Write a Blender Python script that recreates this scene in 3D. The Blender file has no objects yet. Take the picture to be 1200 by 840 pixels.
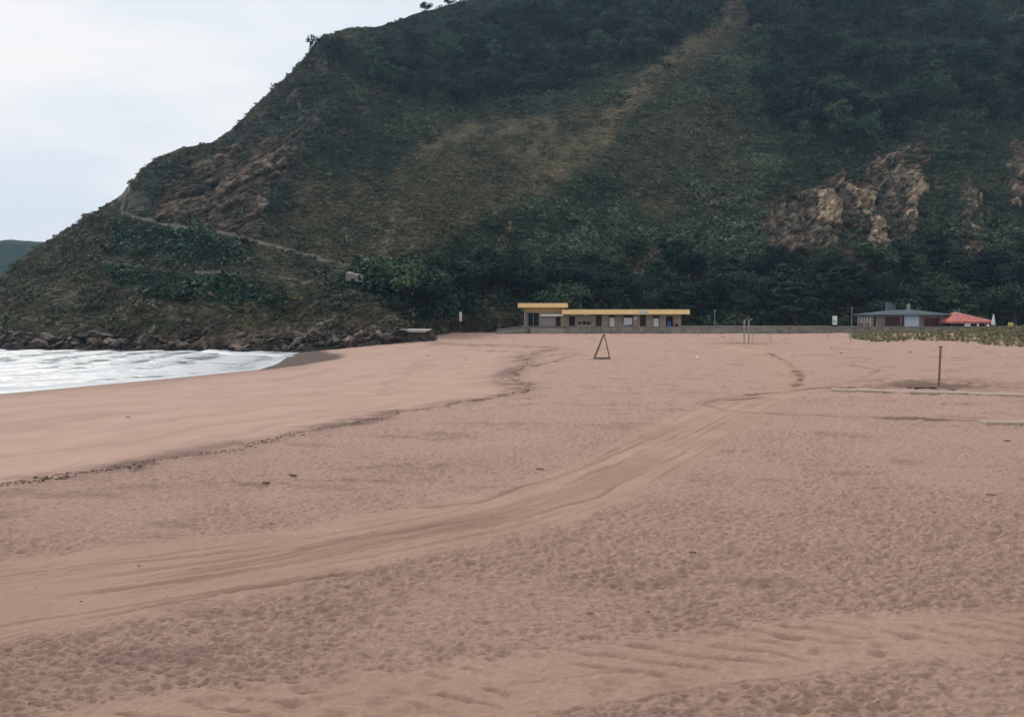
import bpy, math, random
import numpy as np
random.seed(7); RNG = np.random.default_rng(11)
R = math.radians
S = bpy.context.scene
COL = S.collection

# ------------------------------------------------------------------ camera, sky, sun, exposure
CAM = np.array([0.0, 0.0, 4.1]); PITCH = math.atan(53/1000.0)
cd = bpy.data.cameras.new('camera'); cam = bpy.data.objects.new('camera', cd); COL.objects.link(cam)
cam.location = CAM; cam.rotation_euler = (R(90)-PITCH, 0, 0)
cd.sensor_width = 36; cd.lens = 30; cd.clip_start = 0.1; cd.clip_end = 6000
S.camera = cam
SUN_AZ, SUN_EL = R(-32), R(35)        # azimuth from +Y towards +X, elevation
SUN_STRENGTH, SKY_STRENGTH, EXPOSURE = 1.5, 0.1, 0.1
w = bpy.data.worlds.new('World'); S.world = w; w.use_nodes = True
nt = w.node_tree; nt.nodes.clear(); N = nt.nodes.new; L = nt.links.new
out = N('ShaderNodeOutputWorld'); bg = N('ShaderNodeBackground'); L(bg.outputs[0], out.inputs[0])
bg.inputs[1].default_value = SKY_STRENGTH
sky = N('ShaderNodeTexSky'); sky.sky_type = 'NISHITA'; sky.sun_disc = False
sky.sun_elevation = SUN_EL; sky.sun_rotation = SUN_AZ
tc = N('ShaderNodeTexCoord'); mp = N('ShaderNodeMapping'); mp.inputs['Scale'].default_value = (1.6, 1.6, 5.5)
mp.inputs['Rotation'].default_value = (0, R(6), 0)
L(tc.outputs['Generated'], mp.inputs[0])
nz = N('ShaderNodeTexNoise'); nz.inputs['Scale'].default_value = 1.7; nz.inputs['Detail'].default_value = 5; nz.inputs['Roughness'].default_value = .5
L(mp.outputs[0], nz.inputs['Vector'])
cr = N('ShaderNodeValToRGB'); L(nz.outputs['Fac'], cr.inputs[0])
cr.color_ramp.elements[0].position = .42; cr.color_ramp.elements[0].color = (7.9, 8.35, 8.85, 1)
cr.color_ramp.elements[1].position = .60; cr.color_ramp.elements[1].color = (9.6, 9.3, 9.1, 1)
mx = N('ShaderNodeMix'); mx.data_type = 'RGBA'; mx.inputs[0].default_value = .93
L(sky.outputs[0], mx.inputs[6]); L(cr.outputs[0], mx.inputs[7]); L(mx.outputs[2], bg.inputs[0])
sd = bpy.data.lights.new('sun', 'SUN'); sd.energy = SUN_STRENGTH; sd.angle = R(12); sd.color = (1, .95, .89)
so = bpy.data.objects.new('sun', sd); COL.objects.link(so)
so.rotation_euler = (R(90)-SUN_EL, 0, math.pi-SUN_AZ)
S.view_settings.view_transform = 'Standard'; S.view_settings.look = 'None'
S.view_settings.exposure = EXPOSURE; S.view_settings.gamma = 1; S.view_settings.use_curve_mapping = False
S.render.engine = 'CYCLES'
S.cycles.volume_bounces = 0; S.cycles.max_bounces = 5; S.cycles.diffuse_bounces = 3
S.render.resolution_x = 1024; S.render.resolution_y = 716

# ------------------------------------------------------------------ helpers
CP, SP = math.cos(PITCH), math.sin(PITCH)
def pdir(px, py):
    px = np.asarray(px, float); py = np.asarray(py, float)
    a = (px-600)/1000; b = (420-py)/1000
    return np.stack(np.broadcast_arrays(a, CP+b*SP, -SP+b*CP), -1)
def at(px, py, Y):                                   # the point seen at (px,py) at distance Y
    d = pdir(px, py); return CAM + d*(np.asarray(Y, float)/d[..., 1])[..., None]
def AX(px, Y): return float(at(px, 380, Y)[0])
def AZ(py, Y): return float(at(600, py, Y)[2])

def _h(i, j, k):
    n = (i*374761393 + j*668265263 + k*2147483647) & 0xffffffff
    n = ((n ^ (n >> 13))*1274126177) & 0xffffffff
    n = ((n ^ (n >> 16))*2246822519) & 0xffffffff
    return ((n ^ (n >> 15)) & 0xffffff)/float(0xffffff)
def vnoise(x, y, seed=0):                             # value noise in [-1,1]
    xi = np.floor(x).astype(np.int64); yi = np.floor(y).astype(np.int64)
    fx = x-xi; fy = y-yi; fx = fx*fx*fx*(fx*(fx*6-15)+10); fy = fy*fy*fy*(fy*(fy*6-15)+10)
    a = _h(xi, yi, seed); b = _h(xi+1, yi, seed); c = _h(xi, yi+1, seed); d = _h(xi+1, yi+1, seed)
    return (a*(1-fx)*(1-fy)+b*fx*(1-fy)+c*(1-fx)*fy+d*fx*fy)*2-1
def fbm(x, y, seed=0, o=4, g=.5):
    s = 0; a = 1; t = 0
    for k in range(o):
        s = s+a*vnoise(x*2**k+k*17.3, y*2**k-k*9.1, seed+k); t += a; a *= g
    return s/t
def worley(x, y, seed=0):
    xi = np.floor(x).astype(np.int64); yi = np.floor(y).astype(np.int64)
    best = np.full(x.shape, 9.0)
    for i in (-1, 0, 1):
        for j in (-1, 0, 1):
            cx = xi+i; cy = yi+j
            px_ = cx+.1+.8*_h(cx, cy, seed); py_ = cy+.1+.8*_h(cx, cy, seed+7)
            r = .75+.5*_h(cx, cy, seed+3)
            best = np.minimum(best, ((x-px_)**2+(y-py_)**2)/r)
    return np.sqrt(best)
def sst(a, b, x):
    t = np.clip((x-a)/(b-a), 0, 1); return t*t*(3-2*t)
def seg_dist(x, y, pts, signed=False):
    """distance to a polyline, signed side (+ = left of its direction), arc length"""
    bd = np.full(x.shape, 1e18); side = np.ones(x.shape); arc = np.zeros(x.shape); acc = 0
    for (ax, ay), (bx, by) in zip(pts[:-1], pts[1:]):
        dx, dy = bx-ax, by-ay; l2 = dx*dx+dy*dy+1e-12; l = math.sqrt(l2)
        t = np.clip(((x-ax)*dx+(y-ay)*dy)/l2, 0, 1)
        d = (x-ax-t*dx)**2+(y-ay-t*dy)**2
        m = d < bd; bd = np.where(m, d, bd)
        side = np.where(m, np.sign(dx*(y-ay)-dy*(x-ax)), side); arc = np.where(m, acc+t*l, arc); acc += l
    return np.sqrt(bd), side, arc
def pip(x, y, poly):
    ins = np.zeros(x.shape, bool); n = len(poly)
    for i in range(n):
        x1, y1 = poly[i]; x2, y2 = poly[(i+1) % n]
        if y1 == y2: continue
        c = ((y1 > y) != (y2 > y)) & (x < (x2-x1)*(y-y1)/(y2-y1)+x1)
        ins ^= c
    return ins
def poly_mask(x, y, poly, soft):                      # 1 inside, 0 outside, soft edge
    d, _, _ = seg_dist(x, y, list(poly)+[poly[0]])
    return sst(-soft, soft, np.where(pip(x, y, poly), d, -d))

def mat(name): 
    m = bpy.data.materials.new(name); m.use_nodes = True
    return m, m.node_tree, m.node_tree.nodes['Principled BSDF']
def nn(t, ty, **kw):
    n = t.nodes.new(ty)
    for k, v in kw.items():
        if k in n.inputs: n.inputs[k].default_value = v
        else: setattr(n, k, v)
    return n
def ramp(t, src, stops):
    r = t.nodes.new('ShaderNodeValToRGB'); t.links.new(src, r.inputs[0])
    e = r.color_ramp.elements
    while len(e) < len(stops): e.new(.5)
    for el, (p, c) in zip(e, stops): el.position = p; el.color = (*c, 1) if len(c) == 3 else c
    return r.outputs[0]
def mixc(t, fac, a, b, mode='MIX'):
    m = t.nodes.new('ShaderNodeMix'); m.data_type = 'RGBA'; m.blend_type = mode
    for s, v in ((0, fac), (6, a), (7, b)):
        if isinstance(v, (int, float)): m.inputs[s].default_value = v
        elif isinstance(v, tuple): m.inputs[s].default_value = (*v, 1)
        else: t.links.new(v, m.inputs[s])
    return m.outputs[2]
def math_(t, op, a, b=None, clamp=False):
    m = t.nodes.new('ShaderNodeMath'); m.operation = op; m.use_clamp = clamp
    for s, v in ((0, a), (1, b)):
        if v is None: continue
        if isinstance(v, (int, float)): m.inputs[s].default_value = v
        else: t.links.new(v, m.inputs[s])
    return m.outputs[0]
def simple_mat(name, col, col2=None, rough=.75, scale=3, bump=.2, spec=.3, metal=0):
    m, t, b = mat(name); b.inputs['Roughness'].default_value = rough; b.inputs['Metallic'].default_value = metal
    b.inputs['Specular IOR Level'].default_value = spec
    g = nn(t, 'ShaderNodeNewGeometry')
    n = nn(t, 'ShaderNodeTexNoise', Scale=scale, Detail=6.0, Roughness=.65); t.links.new(g.outputs['Position'], n.inputs['Vector'])
    c2 = col2 or tuple(c*.6 for c in col)
    t.links.new(ramp(t, n.outputs[0], [(.3, c2), (.65, col)]), b.inputs['Base Color'])
    bp = nn(t, 'ShaderNodeBump', Strength=bump, Distance=.05); t.links.new(n.outputs[0], bp.inputs['Height'])
    t.links.new(bp.outputs[0], b.inputs['Normal'])
    return m

def tag(o, label=None, cat=None, group=None, kind=None):
    if label: o['label'] = label
    if cat: o['category'] = cat
    if group: o['group'] = group
    if kind: o['kind'] = kind
    return o
def link(name, me, m=None, parent=None):
    o = bpy.data.objects.new(name, me); COL.objects.link(o)
    if m: me.materials.append(m)
    if parent: o.parent = parent
    return o
def empty(name, loc, label, cat, group=None):
    o = bpy.data.objects.new(name, None); COL.objects.link(o); o.location = loc; o.empty_display_size = .3
    return tag(o, label, cat, group)
def np_mesh(name, V, F, smooth=True):
    me = bpy.data.meshes.new(name); V = np.asarray(V, np.float32); F = np.asarray(F, np.int32)
    k = F.shape[1]
    me.vertices.add(len(V)); me.vertices.foreach_set('co', V.ravel())
    me.loops.add(F.size); me.loops.foreach_set('vertex_index', F.ravel())
    me.polygons.add(len(F)); me.polygons.foreach_set('loop_start', np.arange(0, F.size, k, dtype=np.int32))
    me.polygons.foreach_set('use_smooth', np.full(len(F), smooth))
    me.update(calc_edges=True); return me
def grid_faces(nr, nc):
    i = np.arange(nr*nc).reshape(nr, nc)
    return np.stack([i[:-1, :-1], i[:-1, 1:], i[1:, 1:], i[1:, :-1]], -1).reshape(-1, 4)
def vattr(me, name, arr):
    arr = np.asarray(arr, np.float32)
    if arr.ndim == 1: a = me.attributes.new(name, 'FLOAT', 'POINT'); a.data.foreach_set('value', arr)
    else:
        if arr.shape[1] == 3: arr = np.concatenate([arr, np.ones((len(arr), 1), np.float32)], 1)
        a = me.attributes.new(name, 'FLOAT_COLOR', 'POINT'); a.data.foreach_set('color', arr.ravel())

class MB:                                             # collects solids, builds ONE mesh object
    def __init__(s, org=(0, 0, 0)): s.v = []; s.f = []; s.o = org
    def add(s, vs, fs):
        b = len(s.v); s.v += [tuple(p) for p in vs]; s.f += [tuple(i+b for i in f) for f in fs]; return s
    def box(s, x0, x1, y0, y1, z0, z1):
        return s.add([(x0, y0, z0), (x1, y0, z0), (x1, y1, z0), (x0, y1, z0), (x0, y0, z1), (x1, y0, z1), (x1, y1, z1), (x0, y1, z1)],
                     [(0, 3, 2, 1), (4, 5, 6, 7), (0, 1, 5, 4), (1, 2, 6, 5), (2, 3, 7, 6), (3, 0, 4, 7)])
    def hexa(s, b, t):                                # bottom quad, top quad
        return s.add(list(b)+list(t), [(0, 3, 2, 1), (4, 5, 6, 7), (0, 1, 5, 4), (1, 2, 6, 5), (2, 3, 7, 6), (3, 0, 4, 7)])
    def cyl(s, p0, p1, r0, r1=None, n=10):
        r1 = r0 if r1 is None else r1
        p0 = np.array(p0, float); p1 = np.array(p1, float); d = p1-p0; d /= np.linalg.norm(d)
        a = np.cross(d, (0, 0, 1) if abs(d[2]) < .9 else (1, 0, 0)); a /= np.linalg.norm(a); b = np.cross(d, a)
        vs = [p0+r0*(a*math.cos(t)+b*math.sin(t)) for t in np.arange(n)*2*math.pi/n]+[p1+r1*(a*math.cos(t)+b*math.sin(t)) for t in np.arange(n)*2*math.pi/n]
        return s.add(vs, [(i, (i+1) % n, n+(i+1) % n, n+i) for i in range(n)]+[tuple(range(n-1, -1, -1)), tuple(range(n, 2*n))])
    def lathe(s, c, prof, n=16):                      # prof: (r, z)
        vs = []; fs = []
        for r, z in prof: vs += [(c[0]+r*math.cos(2*math.pi*i/n), c[1]+r*math.sin(2*math.pi*i/n), c[2]+z) for i in range(n)]
        for k in range(len(prof)-1):
            for i in range(n): fs.append((k*n+i, k*n+(i+1) % n, (k+1)*n+(i+1) % n, (k+1)*n+i))
        fs += [tuple(range(n-1, -1, -1)), tuple(range((len(prof)-1)*n, len(prof)*n))]
        return s.add(vs, fs)
    def build(s, name, m, parent=None, label=None, bevel=0, smooth=False):
        o = parent.location if parent is not None else s.o
        if parent is not None and parent.parent is not None: o = parent.location+parent.parent.location
        me = bpy.data.meshes.new(name); me.from_pydata([(x-o[0], y-o[1], z-o[2]) for x, y, z in s.v], [], s.f)
        if smooth: me.polygons.foreach_set('use_smooth', [True]*len(me.polygons))
        me.update(); ob = link(name, me, m, parent)
        if parent is None: ob.location = o
        if label: ob['label'] = label
        if bevel:
            b = ob.modifiers.new('bevel', 'BEVEL'); b.width = bevel; b.segments = 2; b.limit_method = 'ANGLE'
        return ob

# ------------------------------------------------------------------ sand: base levels
SEA_Z = -1.2
def plane_pt(px, py, z):
    d = pdir(px, py); p = CAM+d*((z-CAM[2])/d[..., 2])[..., None]; return p
WATER_PX = [(-420, 478), (-150, 470), (0, 461), (100, 452), (200, 443), (280, 435), (312, 426), (332, 417), (352, 411.5), (380, 404), (396, 398), (408, 391)]
WATER = [tuple(plane_pt(np.array(a), np.array(b), SEA_Z)[:2]) for a, b in WATER_PX]
WRACK_PX = [(-500, 590), (-150, 576), (0, 568), (60, 562), (150, 549), (250, 534), (330, 517), (395, 499), (470, 486), (540, 472), (600, 465), (627, 458), (612, 449), (600, 441), (612, 432), (622, 425), (615, 418), (640, 411), (655, 408), (600, 405), (520, 402), (478, 399), (462, 396), (448, 390.5)]
def rise(x, y): return .62*sst(55, 150, y)
WRACK = []
for a, b in WRACK_PX:
    z = 0.
    for _ in range(8):
        p = plane_pt(np.array(a), np.array(b), z); z = float(rise(p[0], p[1]))
    WRACK.append((float(p[0]), float(p[1])))
def side_of(x, y, line):
    d, s, a = seg_dist(x, y, line); return d*s
def sand_base(x, y):
    x = np.asarray(x, float); y = np.asarray(y, float)
    sw = side_of(x, y, WATER)                          # + = sea side
    sr = side_of(x, y, WRACK)                          # + = lower beach
    dw = np.abs(sw); dr = np.abs(sr)
    s = np.where(sw > 0, 1., np.where(sr > 0, dr/(dr+dw+1e-6), 0.))
    z = rise(x, y)*(1-s)+SEA_Z*s
    z = np.where(sw > 0, SEA_Z-np.minimum(.035*sw, 2.5), z)
    dune = .55*(1+.9*sst(66, 84, x))*np.exp(-((y-128)/17.)**2)*sst(50, 68, x+(y-128)*.25)
    return z+dune, sw, sr
def sand_pt(px, py):
    z = 0.
    for _ in range(10):
        p = plane_pt(np.array(float(px)), np.array(float(py)), z); z = float(sand_base(p[0], p[1])[0])
    return float(p[0]), float(p[1]), z

def wline(pts): return [sand_pt(a, b)[:2] for a, b in pts]
# wheel tracks: (points in the sand, half width list)
def band(upper, lower):
    return wline(upper)+wline(lower)[::-1]
BIG = band([(-260, 668), (0, 655), (120, 642), (300, 624), (430, 603), (560, 582), (640, 560), (700, 536), (760, 505), (812, 480), (850, 466), (900, 459)],
           [(-260, 790), (0, 747), (120, 722), (300, 692), (430, 664), (560, 636), (640, 616), (700, 597), (760, 570), (812, 540), (850, 515), (893, 484), (935, 462)])
SPUR = band([(900, 462), (915, 447), (905, 430), (880, 416), (845, 406)], [(938, 460), (944, 445), (935, 430), (910, 416), (885, 406)])
LOW = band([(-300, 905), (0, 852), (200, 808), (480, 780), (700, 757), (900, 728), (1050, 716), (1300, 706), (1500, 700)],
           [(-100, 960), (200, 905), (500, 850), (620, 838), (800, 810), (950, 788), (1100, 770), (1250, 762), (1500, 752)])
RUTS = [([(0, 705), (100, 692), (250, 674), (330, 660)], .10, 1), ([(0, 738), (90, 727), (190, 707), (300, 686), (430, 668), (560, 640)], .13, 1),
        ([(0, 676), (110, 662), (240, 648), (400, 626)], .08, .7), ([(250, 668), (400, 632), (560, 607), (640, 588), (700, 570)], .12, 1),
        ([(430, 600), (560, 588), (680, 548), (780, 497), (826, 472)], .12, .8), ([(560, 620), (700, 580), (800, 530), (870, 486)], .13, .8),
        ([(640, 575), (740, 535), (830, 490)], .12, .7),
        ([(1040, 452), (960, 455), (890, 461), (842, 467), (824, 473), (850, 480), (900, 484), (1000, 488), (1200, 494)], .2, 1.2),
        ([(830, 470), (880, 466), (905, 463)], .2, 1), ([(900, 413), (925, 425), (940, 442), (930, 455)], .2, 1), ([(960, 425), (1000, 428), (1030, 434), (1000, 447), (950, 457)], .2, .6),
        ([(480, 826), (600, 800), (760, 778), (860, 766)], .05, .35), ([(1000, 455), (1100, 452), (1200, 455)], .25, .8),
        ([(-50, 572), (60, 552), (140, 528)], .05, .6), ([(480, 862), (640, 838), (830, 803), (1000, 780), (1200, 765)], .05, .3),
        ([(560, 408), (640, 412), (672, 410), (690, 413)], .25, .9), ([(600, 428), (620, 430), (650, 424), (680, 413)], .3, .9), ([(590, 425), (640, 418), (675, 412)], .3, .8)]
LOGS_DARK = [((640, 457), (672, 457)), ((590, 497), (640, 500)), ((690, 396), (712, 396))]

RUTS = [(p_, w_ if max(q_[1] for q_ in p_) > 560 else w_*2.2, k_) for p_, w_, k_ in RUTS]
def build_sand():
    pc = np.concatenate([np.array([-9000, -5000, -2600, -1400, -800, -500]), np.linspace(-300, 1500, 1080), np.array([1700, 2100, 3000, 5000, 9000])])
    inv = np.linspace(1/7.6, 1/176., 680)
    Y = np.concatenate([[-90, -30, -8, 0, 3.5, 6.2], 1/inv, [182, 200]])
    PX, YY = np.meshgrid(pc, Y)
    X = (PX-600)/1000*np.maximum(YY, 7.)
    z, sw, sr = sand_base(X, YY)
    wx = X+.35*fbm(X*.8, YY*.8, 5, 4); wy = YY+.35*fbm(X*.8, YY*.8, 9, 4)
    big = poly_mask(wx, wy, BIG, .45); spur = poly_mask(wx, wy, SPUR, .5); low = poly_mask(X+.15*fbm(X*2, YY*2, 3), YY+.15*fbm(X*2, YY*2, 4), LOW, .22)
    rough = np.clip(1-.97*big-.9*spur-.86*low, 0, 1)
    srn = side_of(X+.8*fbm(X*.55, YY*.55, 31, 4), YY+1.7*fbm(X*.5, YY*.5, 33, 5, .6), WRACK)
    smooth = sst(-.3, .25, srn)
    rough *= 1-smooth
    far = 1-sst(26, 75, YY)
    # churned, foot printed sand
    qx = X+.10*fbm(X*2.2, YY*2.2, 41, 3); qy = YY+.10*fbm(X*2.2, YY*2.2, 42, 3)
    w1 = worley(qx/.26, qy/.14, 1); w2 = worley(qx/.13+5, qy/.075, 2); w3 = worley(qx/1.0, qy/.7+3, 6)
    dens = .55+.6*sst(-.35, .4, fbm(X*.35, YY*.35, 77, 3))
    fp = worley(X/.62+3, YY/.42, 19); h = rough*dens*far*(-.046*np.exp(-(w1/.33)**2)+.022*sst(.45, .8, w1)-.036*np.exp(-(w2/.34)**2)+.014*sst(.5, .8, w2)-.06*np.exp(-(fp/.22)**2)*sst(.0, .4, fbm(X*.5, YY*.5, 20, 3)+.05))
    h += rough*(.03*sst(.1, .8, w3)-.015)*(.35+.9*sst(15, 50, YY))+rough*.035*fbm(X*1.1, YY*1.6, 60, 5, .65)
    h += rough*sst(18, 50, YY)*.11*fbm(X*1.6, YY*.9, 62, 3)
    # sparse prints inside the lower wheel track and hard zigzag tread rows
    d0, s0, arc = seg_dist(X, YY, wline([(-300, 930), (0, 880), (200, 850), (480, 806), (700, 781), (900, 752), (1050, 737), (1300, 727), (1500, 720)]))
    tread = np.clip(np.sin(arc*11+s0*d0*13+1.8*vnoise(arc*1.4, d0*3, 91)), 0, 1)**2*sst(.0, .4, vnoise(arc*1.1, s0*d0*3, 93)+.3)
    h -= low*.052*tread*(1-sst(.45, .8, d0))
    pr = worley(X/.55+9, YY/.45, 15); h -= low*.05*(1-sst(.1, .42, pr))*sst(0, .3, vnoise(X*.7, YY*.7, 95)+.1)
    h += (big+low+spur)*(.012*fbm(X*3, YY*3, 70, 4)+.012*fbm(X*8, YY*8, 71, 3)*(1-sst(15, 35, YY))-.02*(1-sst(.08, .4, worley(X/.5, YY/.4, 74)))*sst(.05, .4, fbm(X*.6, YY*.6, 75, 3)))-.028*(big+spur)-.014*low
    # long graded streaks in the wide track
    dB, _, aB = seg_dist(X, YY, wline([(-260, 722), (0, 700), (300, 656), (560, 608), (700, 566), (812, 510), (890, 470)]))
    h += big*(.009*fbm(dB*2.6, aB*.16, 80, 4)+.012*fbm(dB*9, aB*.35, 84, 3)*(1-sst(25, 50, YY)))
    # raised berm along the track edges
    for m_, k in ((big, .016), (low, .010), (spur, .012)): h += k*(4*m_*(1-m_))*(.6+.5*fbm(X*1.5, YY*1.5, 81, 3))
    toneb = big*(.16*sst(0, .5, fbm(dB*3.5, aB*.12, 85, 4))+.40*sst(.22, .5, fbm(dB*6.5, aB*.11, 86, 4)))+spur*.3*sst(.1, .4, fbm(dB*2.5, aB*.1, 87, 3))
    damp_shade = .25*big*sst(-.05, .35, fbm(dB*1.1, aB*.07, 83, 4)-.004*(YY-17))*(1-sst(24, 45, YY))
    damp_shade = np.maximum(damp_shade, toneb)
    for pts, wd, k in RUTS:
        wl = wline(pts); d, s_, a_ = seg_dist(X+.08*fbm(X*1.1, YY*1.1, 50, 3), YY+.12*fbm(X*.9, YY*.9, 51, 3), wl)
        wd2 = .55*wd*(1+.5*vnoise(a_*.6, 0*a_, 52)); g = np.exp(-(d/wd2)**2); kk = k*(.55+.45*vnoise(a_*.5, 0*a_+3, 53))
        tot = sum(math.hypot(q2[0]-q1[0], q2[1]-q1[1]) for q1, q2 in zip(wl[:-1], wl[1:])); ends = sst(0, 1.5, a_)*(1-sst(tot-2.5, tot, a_))
        h += kk*ends*min(1, .12/wd)*(-.032*g+.018*np.exp(-((d-2.2*wd2)/wd2)**2)); damp_shade = np.maximum(damp_shade, np.clip((1.5 if wd > .2 else .8)*kk*ends*g, 0, 1))  # groove tone: packed damp sand plus rut shade put into the colour
    # erosion scarp along the wrack line: small step with crumbled edge
    h += .03*(1-sst(-.10, .06, srn))*(1-sst(1.5, 6, -srn))
    lip = np.exp(-((srn-.55)/(.75+.006*YY+.45*fbm(X*.4, YY*.4, 58, 3)))**2)*(.45+.55*sst(-.4, .3, fbm(X*.5, YY*.5, 57, 3))); lip2 = np.exp(-((srn-.9-.9*vnoise(X*.3, YY*.3, 99))/.22)**2)*sst(0, .5, vnoise(X*.25, YY*.25, 98)+.05)
    damp_shade = np.maximum(damp_shade, lip*np.clip(.95+1.8*fbm(X*1.3, YY*1.3, 44, 5, .6), 0, 1)); damp_shade = np.maximum(damp_shade, .65*lip2)
    h += -.03*np.exp(-((srn-.3)/.25)**2)+.05*lip*fbm(X*4, YY*4, 45, 3)
    # smooth lower beach
    h += smooth*(.015*fbm(X*.4, YY*.4, 46, 3)+.004*fbm(X*4, YY*4, 47, 2))
    h *= np.where(sw > -2, .2, 1)
    # hollow under the foot shower, mound by the far posts
    hx, hy, _ = sand_pt(1092, 451.5); e = np.exp(-(((X-hx)/2.1)**2+((YY-hy)/2.0)**2)); h -= .05*e; damp_shade = np.maximum(damp_shade, 1.0*sst(.05, .45, e))
    e2 = np.exp(-(((X-hx-1.2)/4.6)**2+((YY-hy-1.0)/3.6)**2)); damp_shade = np.maximum(damp_shade, .95*np.clip(1.4*e2, 0, 1)*sst(-.3, .4, fbm(X*.8, YY*1.5, 88)))
    mx_, my_, _ = sand_pt(874, 403); e3 = np.exp(-(((X-mx_)/2.9)**2+((YY-my_)/1.5)**2)); h += .10*e3-.0; damp_shade = np.maximum(damp_shade, .8*np.exp(-(((X-mx_)/3.6)**2+((YY-my_-1.5)/3.2)**2)))
    # stain patches of weed and damp sand in the churned area
    pm = rough*sst(.28, .6, fbm(X*.45, YY*1.1, 21, 4)); damp_shade = np.maximum(damp_shade, .35*pm)
    for (px, py, rx, ry, k) in ((300, 566, 2.0, .5, .5), (470, 546, 2.2, .5, .55), (420, 562, 2.2, .35, .55), (590, 498, 1.6, .5, .5), (930, 468, 2.5, 1, .35), (1040, 445, 3, 1, .3)):
        cx, cy, _ = sand_pt(px, py); damp_shade = np.maximum(damp_shade, k*np.exp(-(((X-cx)/rx)**2+((YY-cy)/ry)**2))*sst(-.3, .3, fbm(X*2.5, YY*4, 23, 3)))
    wet = np.maximum(sst(-1.3, -.1, sw), .35*sst(-9+3*fbm(X*.15, YY*.15, 90, 3), -1, sw)); damp_shade = np.maximum(damp_shade, .22*smooth*sst(.1, .5, fbm(srn*.9+X*.05, YY*.06, 91, 4)))
    # dark wet hollow at the end of the beach where a trickle drains
    POOL = wline([(292, 434), (300, 427), (318, 419), (345, 412.5), (378, 410.3), (402, 416), (396, 421), (352, 428), (318, 432.5)])
    pool = poly_mask(X+.6*fbm(X*.5, YY*.3, 55), YY, POOL, .9); wet = np.maximum(wet, pool); h -= .05*pool
    V = np.stack([X, YY, z+h], -1).reshape(-1, 3)
    me = np_mesh('sand', V, grid_faces(len(Y), len(pc)))
    vattr(me, 'mask', np.stack([np.clip(rough, 0, 1), np.clip(damp_shade, 0, 1), np.clip(wet, 0, 1)], -1).reshape(-1, 3))
    vattr(me, 'track', np.clip(big+spur+.55*low, 0, 1).ravel()); vattr(me, 'lower', (smooth+0*X).ravel())
    return me
m, t, b = mat('sand'); SANDMAT = m
g = nn(t, 'ShaderNodeNewGeometry'); a1 = nn(t, 'ShaderNodeAttribute', attribute_name='mask'); a2 = nn(t, 'ShaderNodeAttribute', attribute_name='track'); a3 = nn(t, 'ShaderNodeAttribute', attribute_name='lower')
sp = nn(t, 'ShaderNodeSeparateColor'); t.links.new(a1.outputs['Color'], sp.inputs[0])
n1 = nn(t, 'ShaderNodeTexNoise', Scale=.35, Detail=7.0, Roughness=.6); n2 = nn(t, 'ShaderNodeTexNoise', Scale=9.0, Detail=8.0, Roughness=.75); n3 = nn(t, 'ShaderNodeTexNoise', Scale=90.0, Detail=3.0)
for n in (n1, n2, n3): t.links.new(g.outputs['Position'], n.inputs['Vector'])
cs = ramp(t, n1.outputs[0], [(.3, (.445, .285, .226)), (.7, (.525, .346, .278))])
cs = mixc(t, .55, cs, ramp(t, n2.outputs[0], [(.28, (.28, .172, .138)), (.5, (.49, .318, .252)), (.72, (.72, .50, .405))]))
cs = mixc(t, math_(t, 'MULTIPLY', a3.outputs['Fac'], .75), cs, ramp(t, n1.outputs[0], [(.35, (.42, .266, .208)), (.65, (.48, .315, .25))]))
cs = mixc(t, math_(t, 'MULTIPLY', a2.outputs['Fac'], .8), cs, ramp(t, n1.outputs[0], [(.3, (.42, .262, .186)), (.7, (.57, .372, .275))]))
cs = mixc(t, math_(t, 'MULTIPLY', sp.outputs[1], .85, True), cs, (.15, .095, .075))
cs = mixc(t, math_(t, 'MULTIPLY', sp.outputs[2], .92), cs, (.068, .045, .037))
mpa = nn(t, 'ShaderNodeMapping'); mpa.inputs['Scale'].default_value = (1, 1.5, 1); t.links.new(g.outputs['Position'], mpa.inputs[0])
n4 = nn(t, 'ShaderNodeTexNoise', Scale=5.2, Detail=6.0, Roughness=.62); t.links.new(mpa.outputs[0], n4.inputs['Vector'])
cr4 = ramp(t, n4.outputs[0], [(.52, (0,)*3), (.60, (1,)*3)])
cs = mixc(t, math_(t, 'MULTIPLY', math_(t, 'MULTIPLY', cr4, sp.outputs[0]), .26), cs, (.27, .165, .118))
vz = nn(t, 'ShaderNodeTexVoronoi', Scale=2.2); t.links.new(g.outputs['Position'], vz.inputs['Vector'])
spk = math_(t, 'LESS_THAN', vz.outputs['Distance'], .045)
cs = mixc(t, math_(t, 'MULTIPLY', spk, .55), cs, (.08, .05, .04))
t.links.new(cs, b.inputs['Base Color'])
t.links.new(ramp(t, sp.outputs[2], [(0, (.92,)*3), (1, (.85,)*3)]), b.inputs['Roughness'])
b.inputs['Specular IOR Level'].default_value = .15
b1 = nn(t, 'ShaderNodeBump', Strength=.5, Distance=.09); t.links.new(n2.outputs[0], b1.inputs['Height'])
b2 = nn(t, 'ShaderNodeBump', Strength=.35, Distance=.006); t.links.new(n3.outputs[0], b2.inputs['Height']); t.links.new(b1.outputs[0], b2.inputs['Normal'])
t.links.new(ramp(t, a3.outputs['Fac'], [(0, (.8,)*3), (1, (.10,)*3)]), b1.inputs['Strength'])
b3 = nn(t, 'ShaderNodeBump', Strength=.9, Distance=.13); t.links.new(n4.outputs[0], b3.inputs['Height']); t.links.new(b2.outputs[0], b3.inputs['Normal']); t.links.new(math_(t, 'MULTIPLY', sp.outputs[0], .55), b3.inputs['Strength'])
t.links.new(b3.outputs[0], b.inputs['Normal'])
tag(link('sand', build_sand(), SANDMAT), kind='structure')

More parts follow.
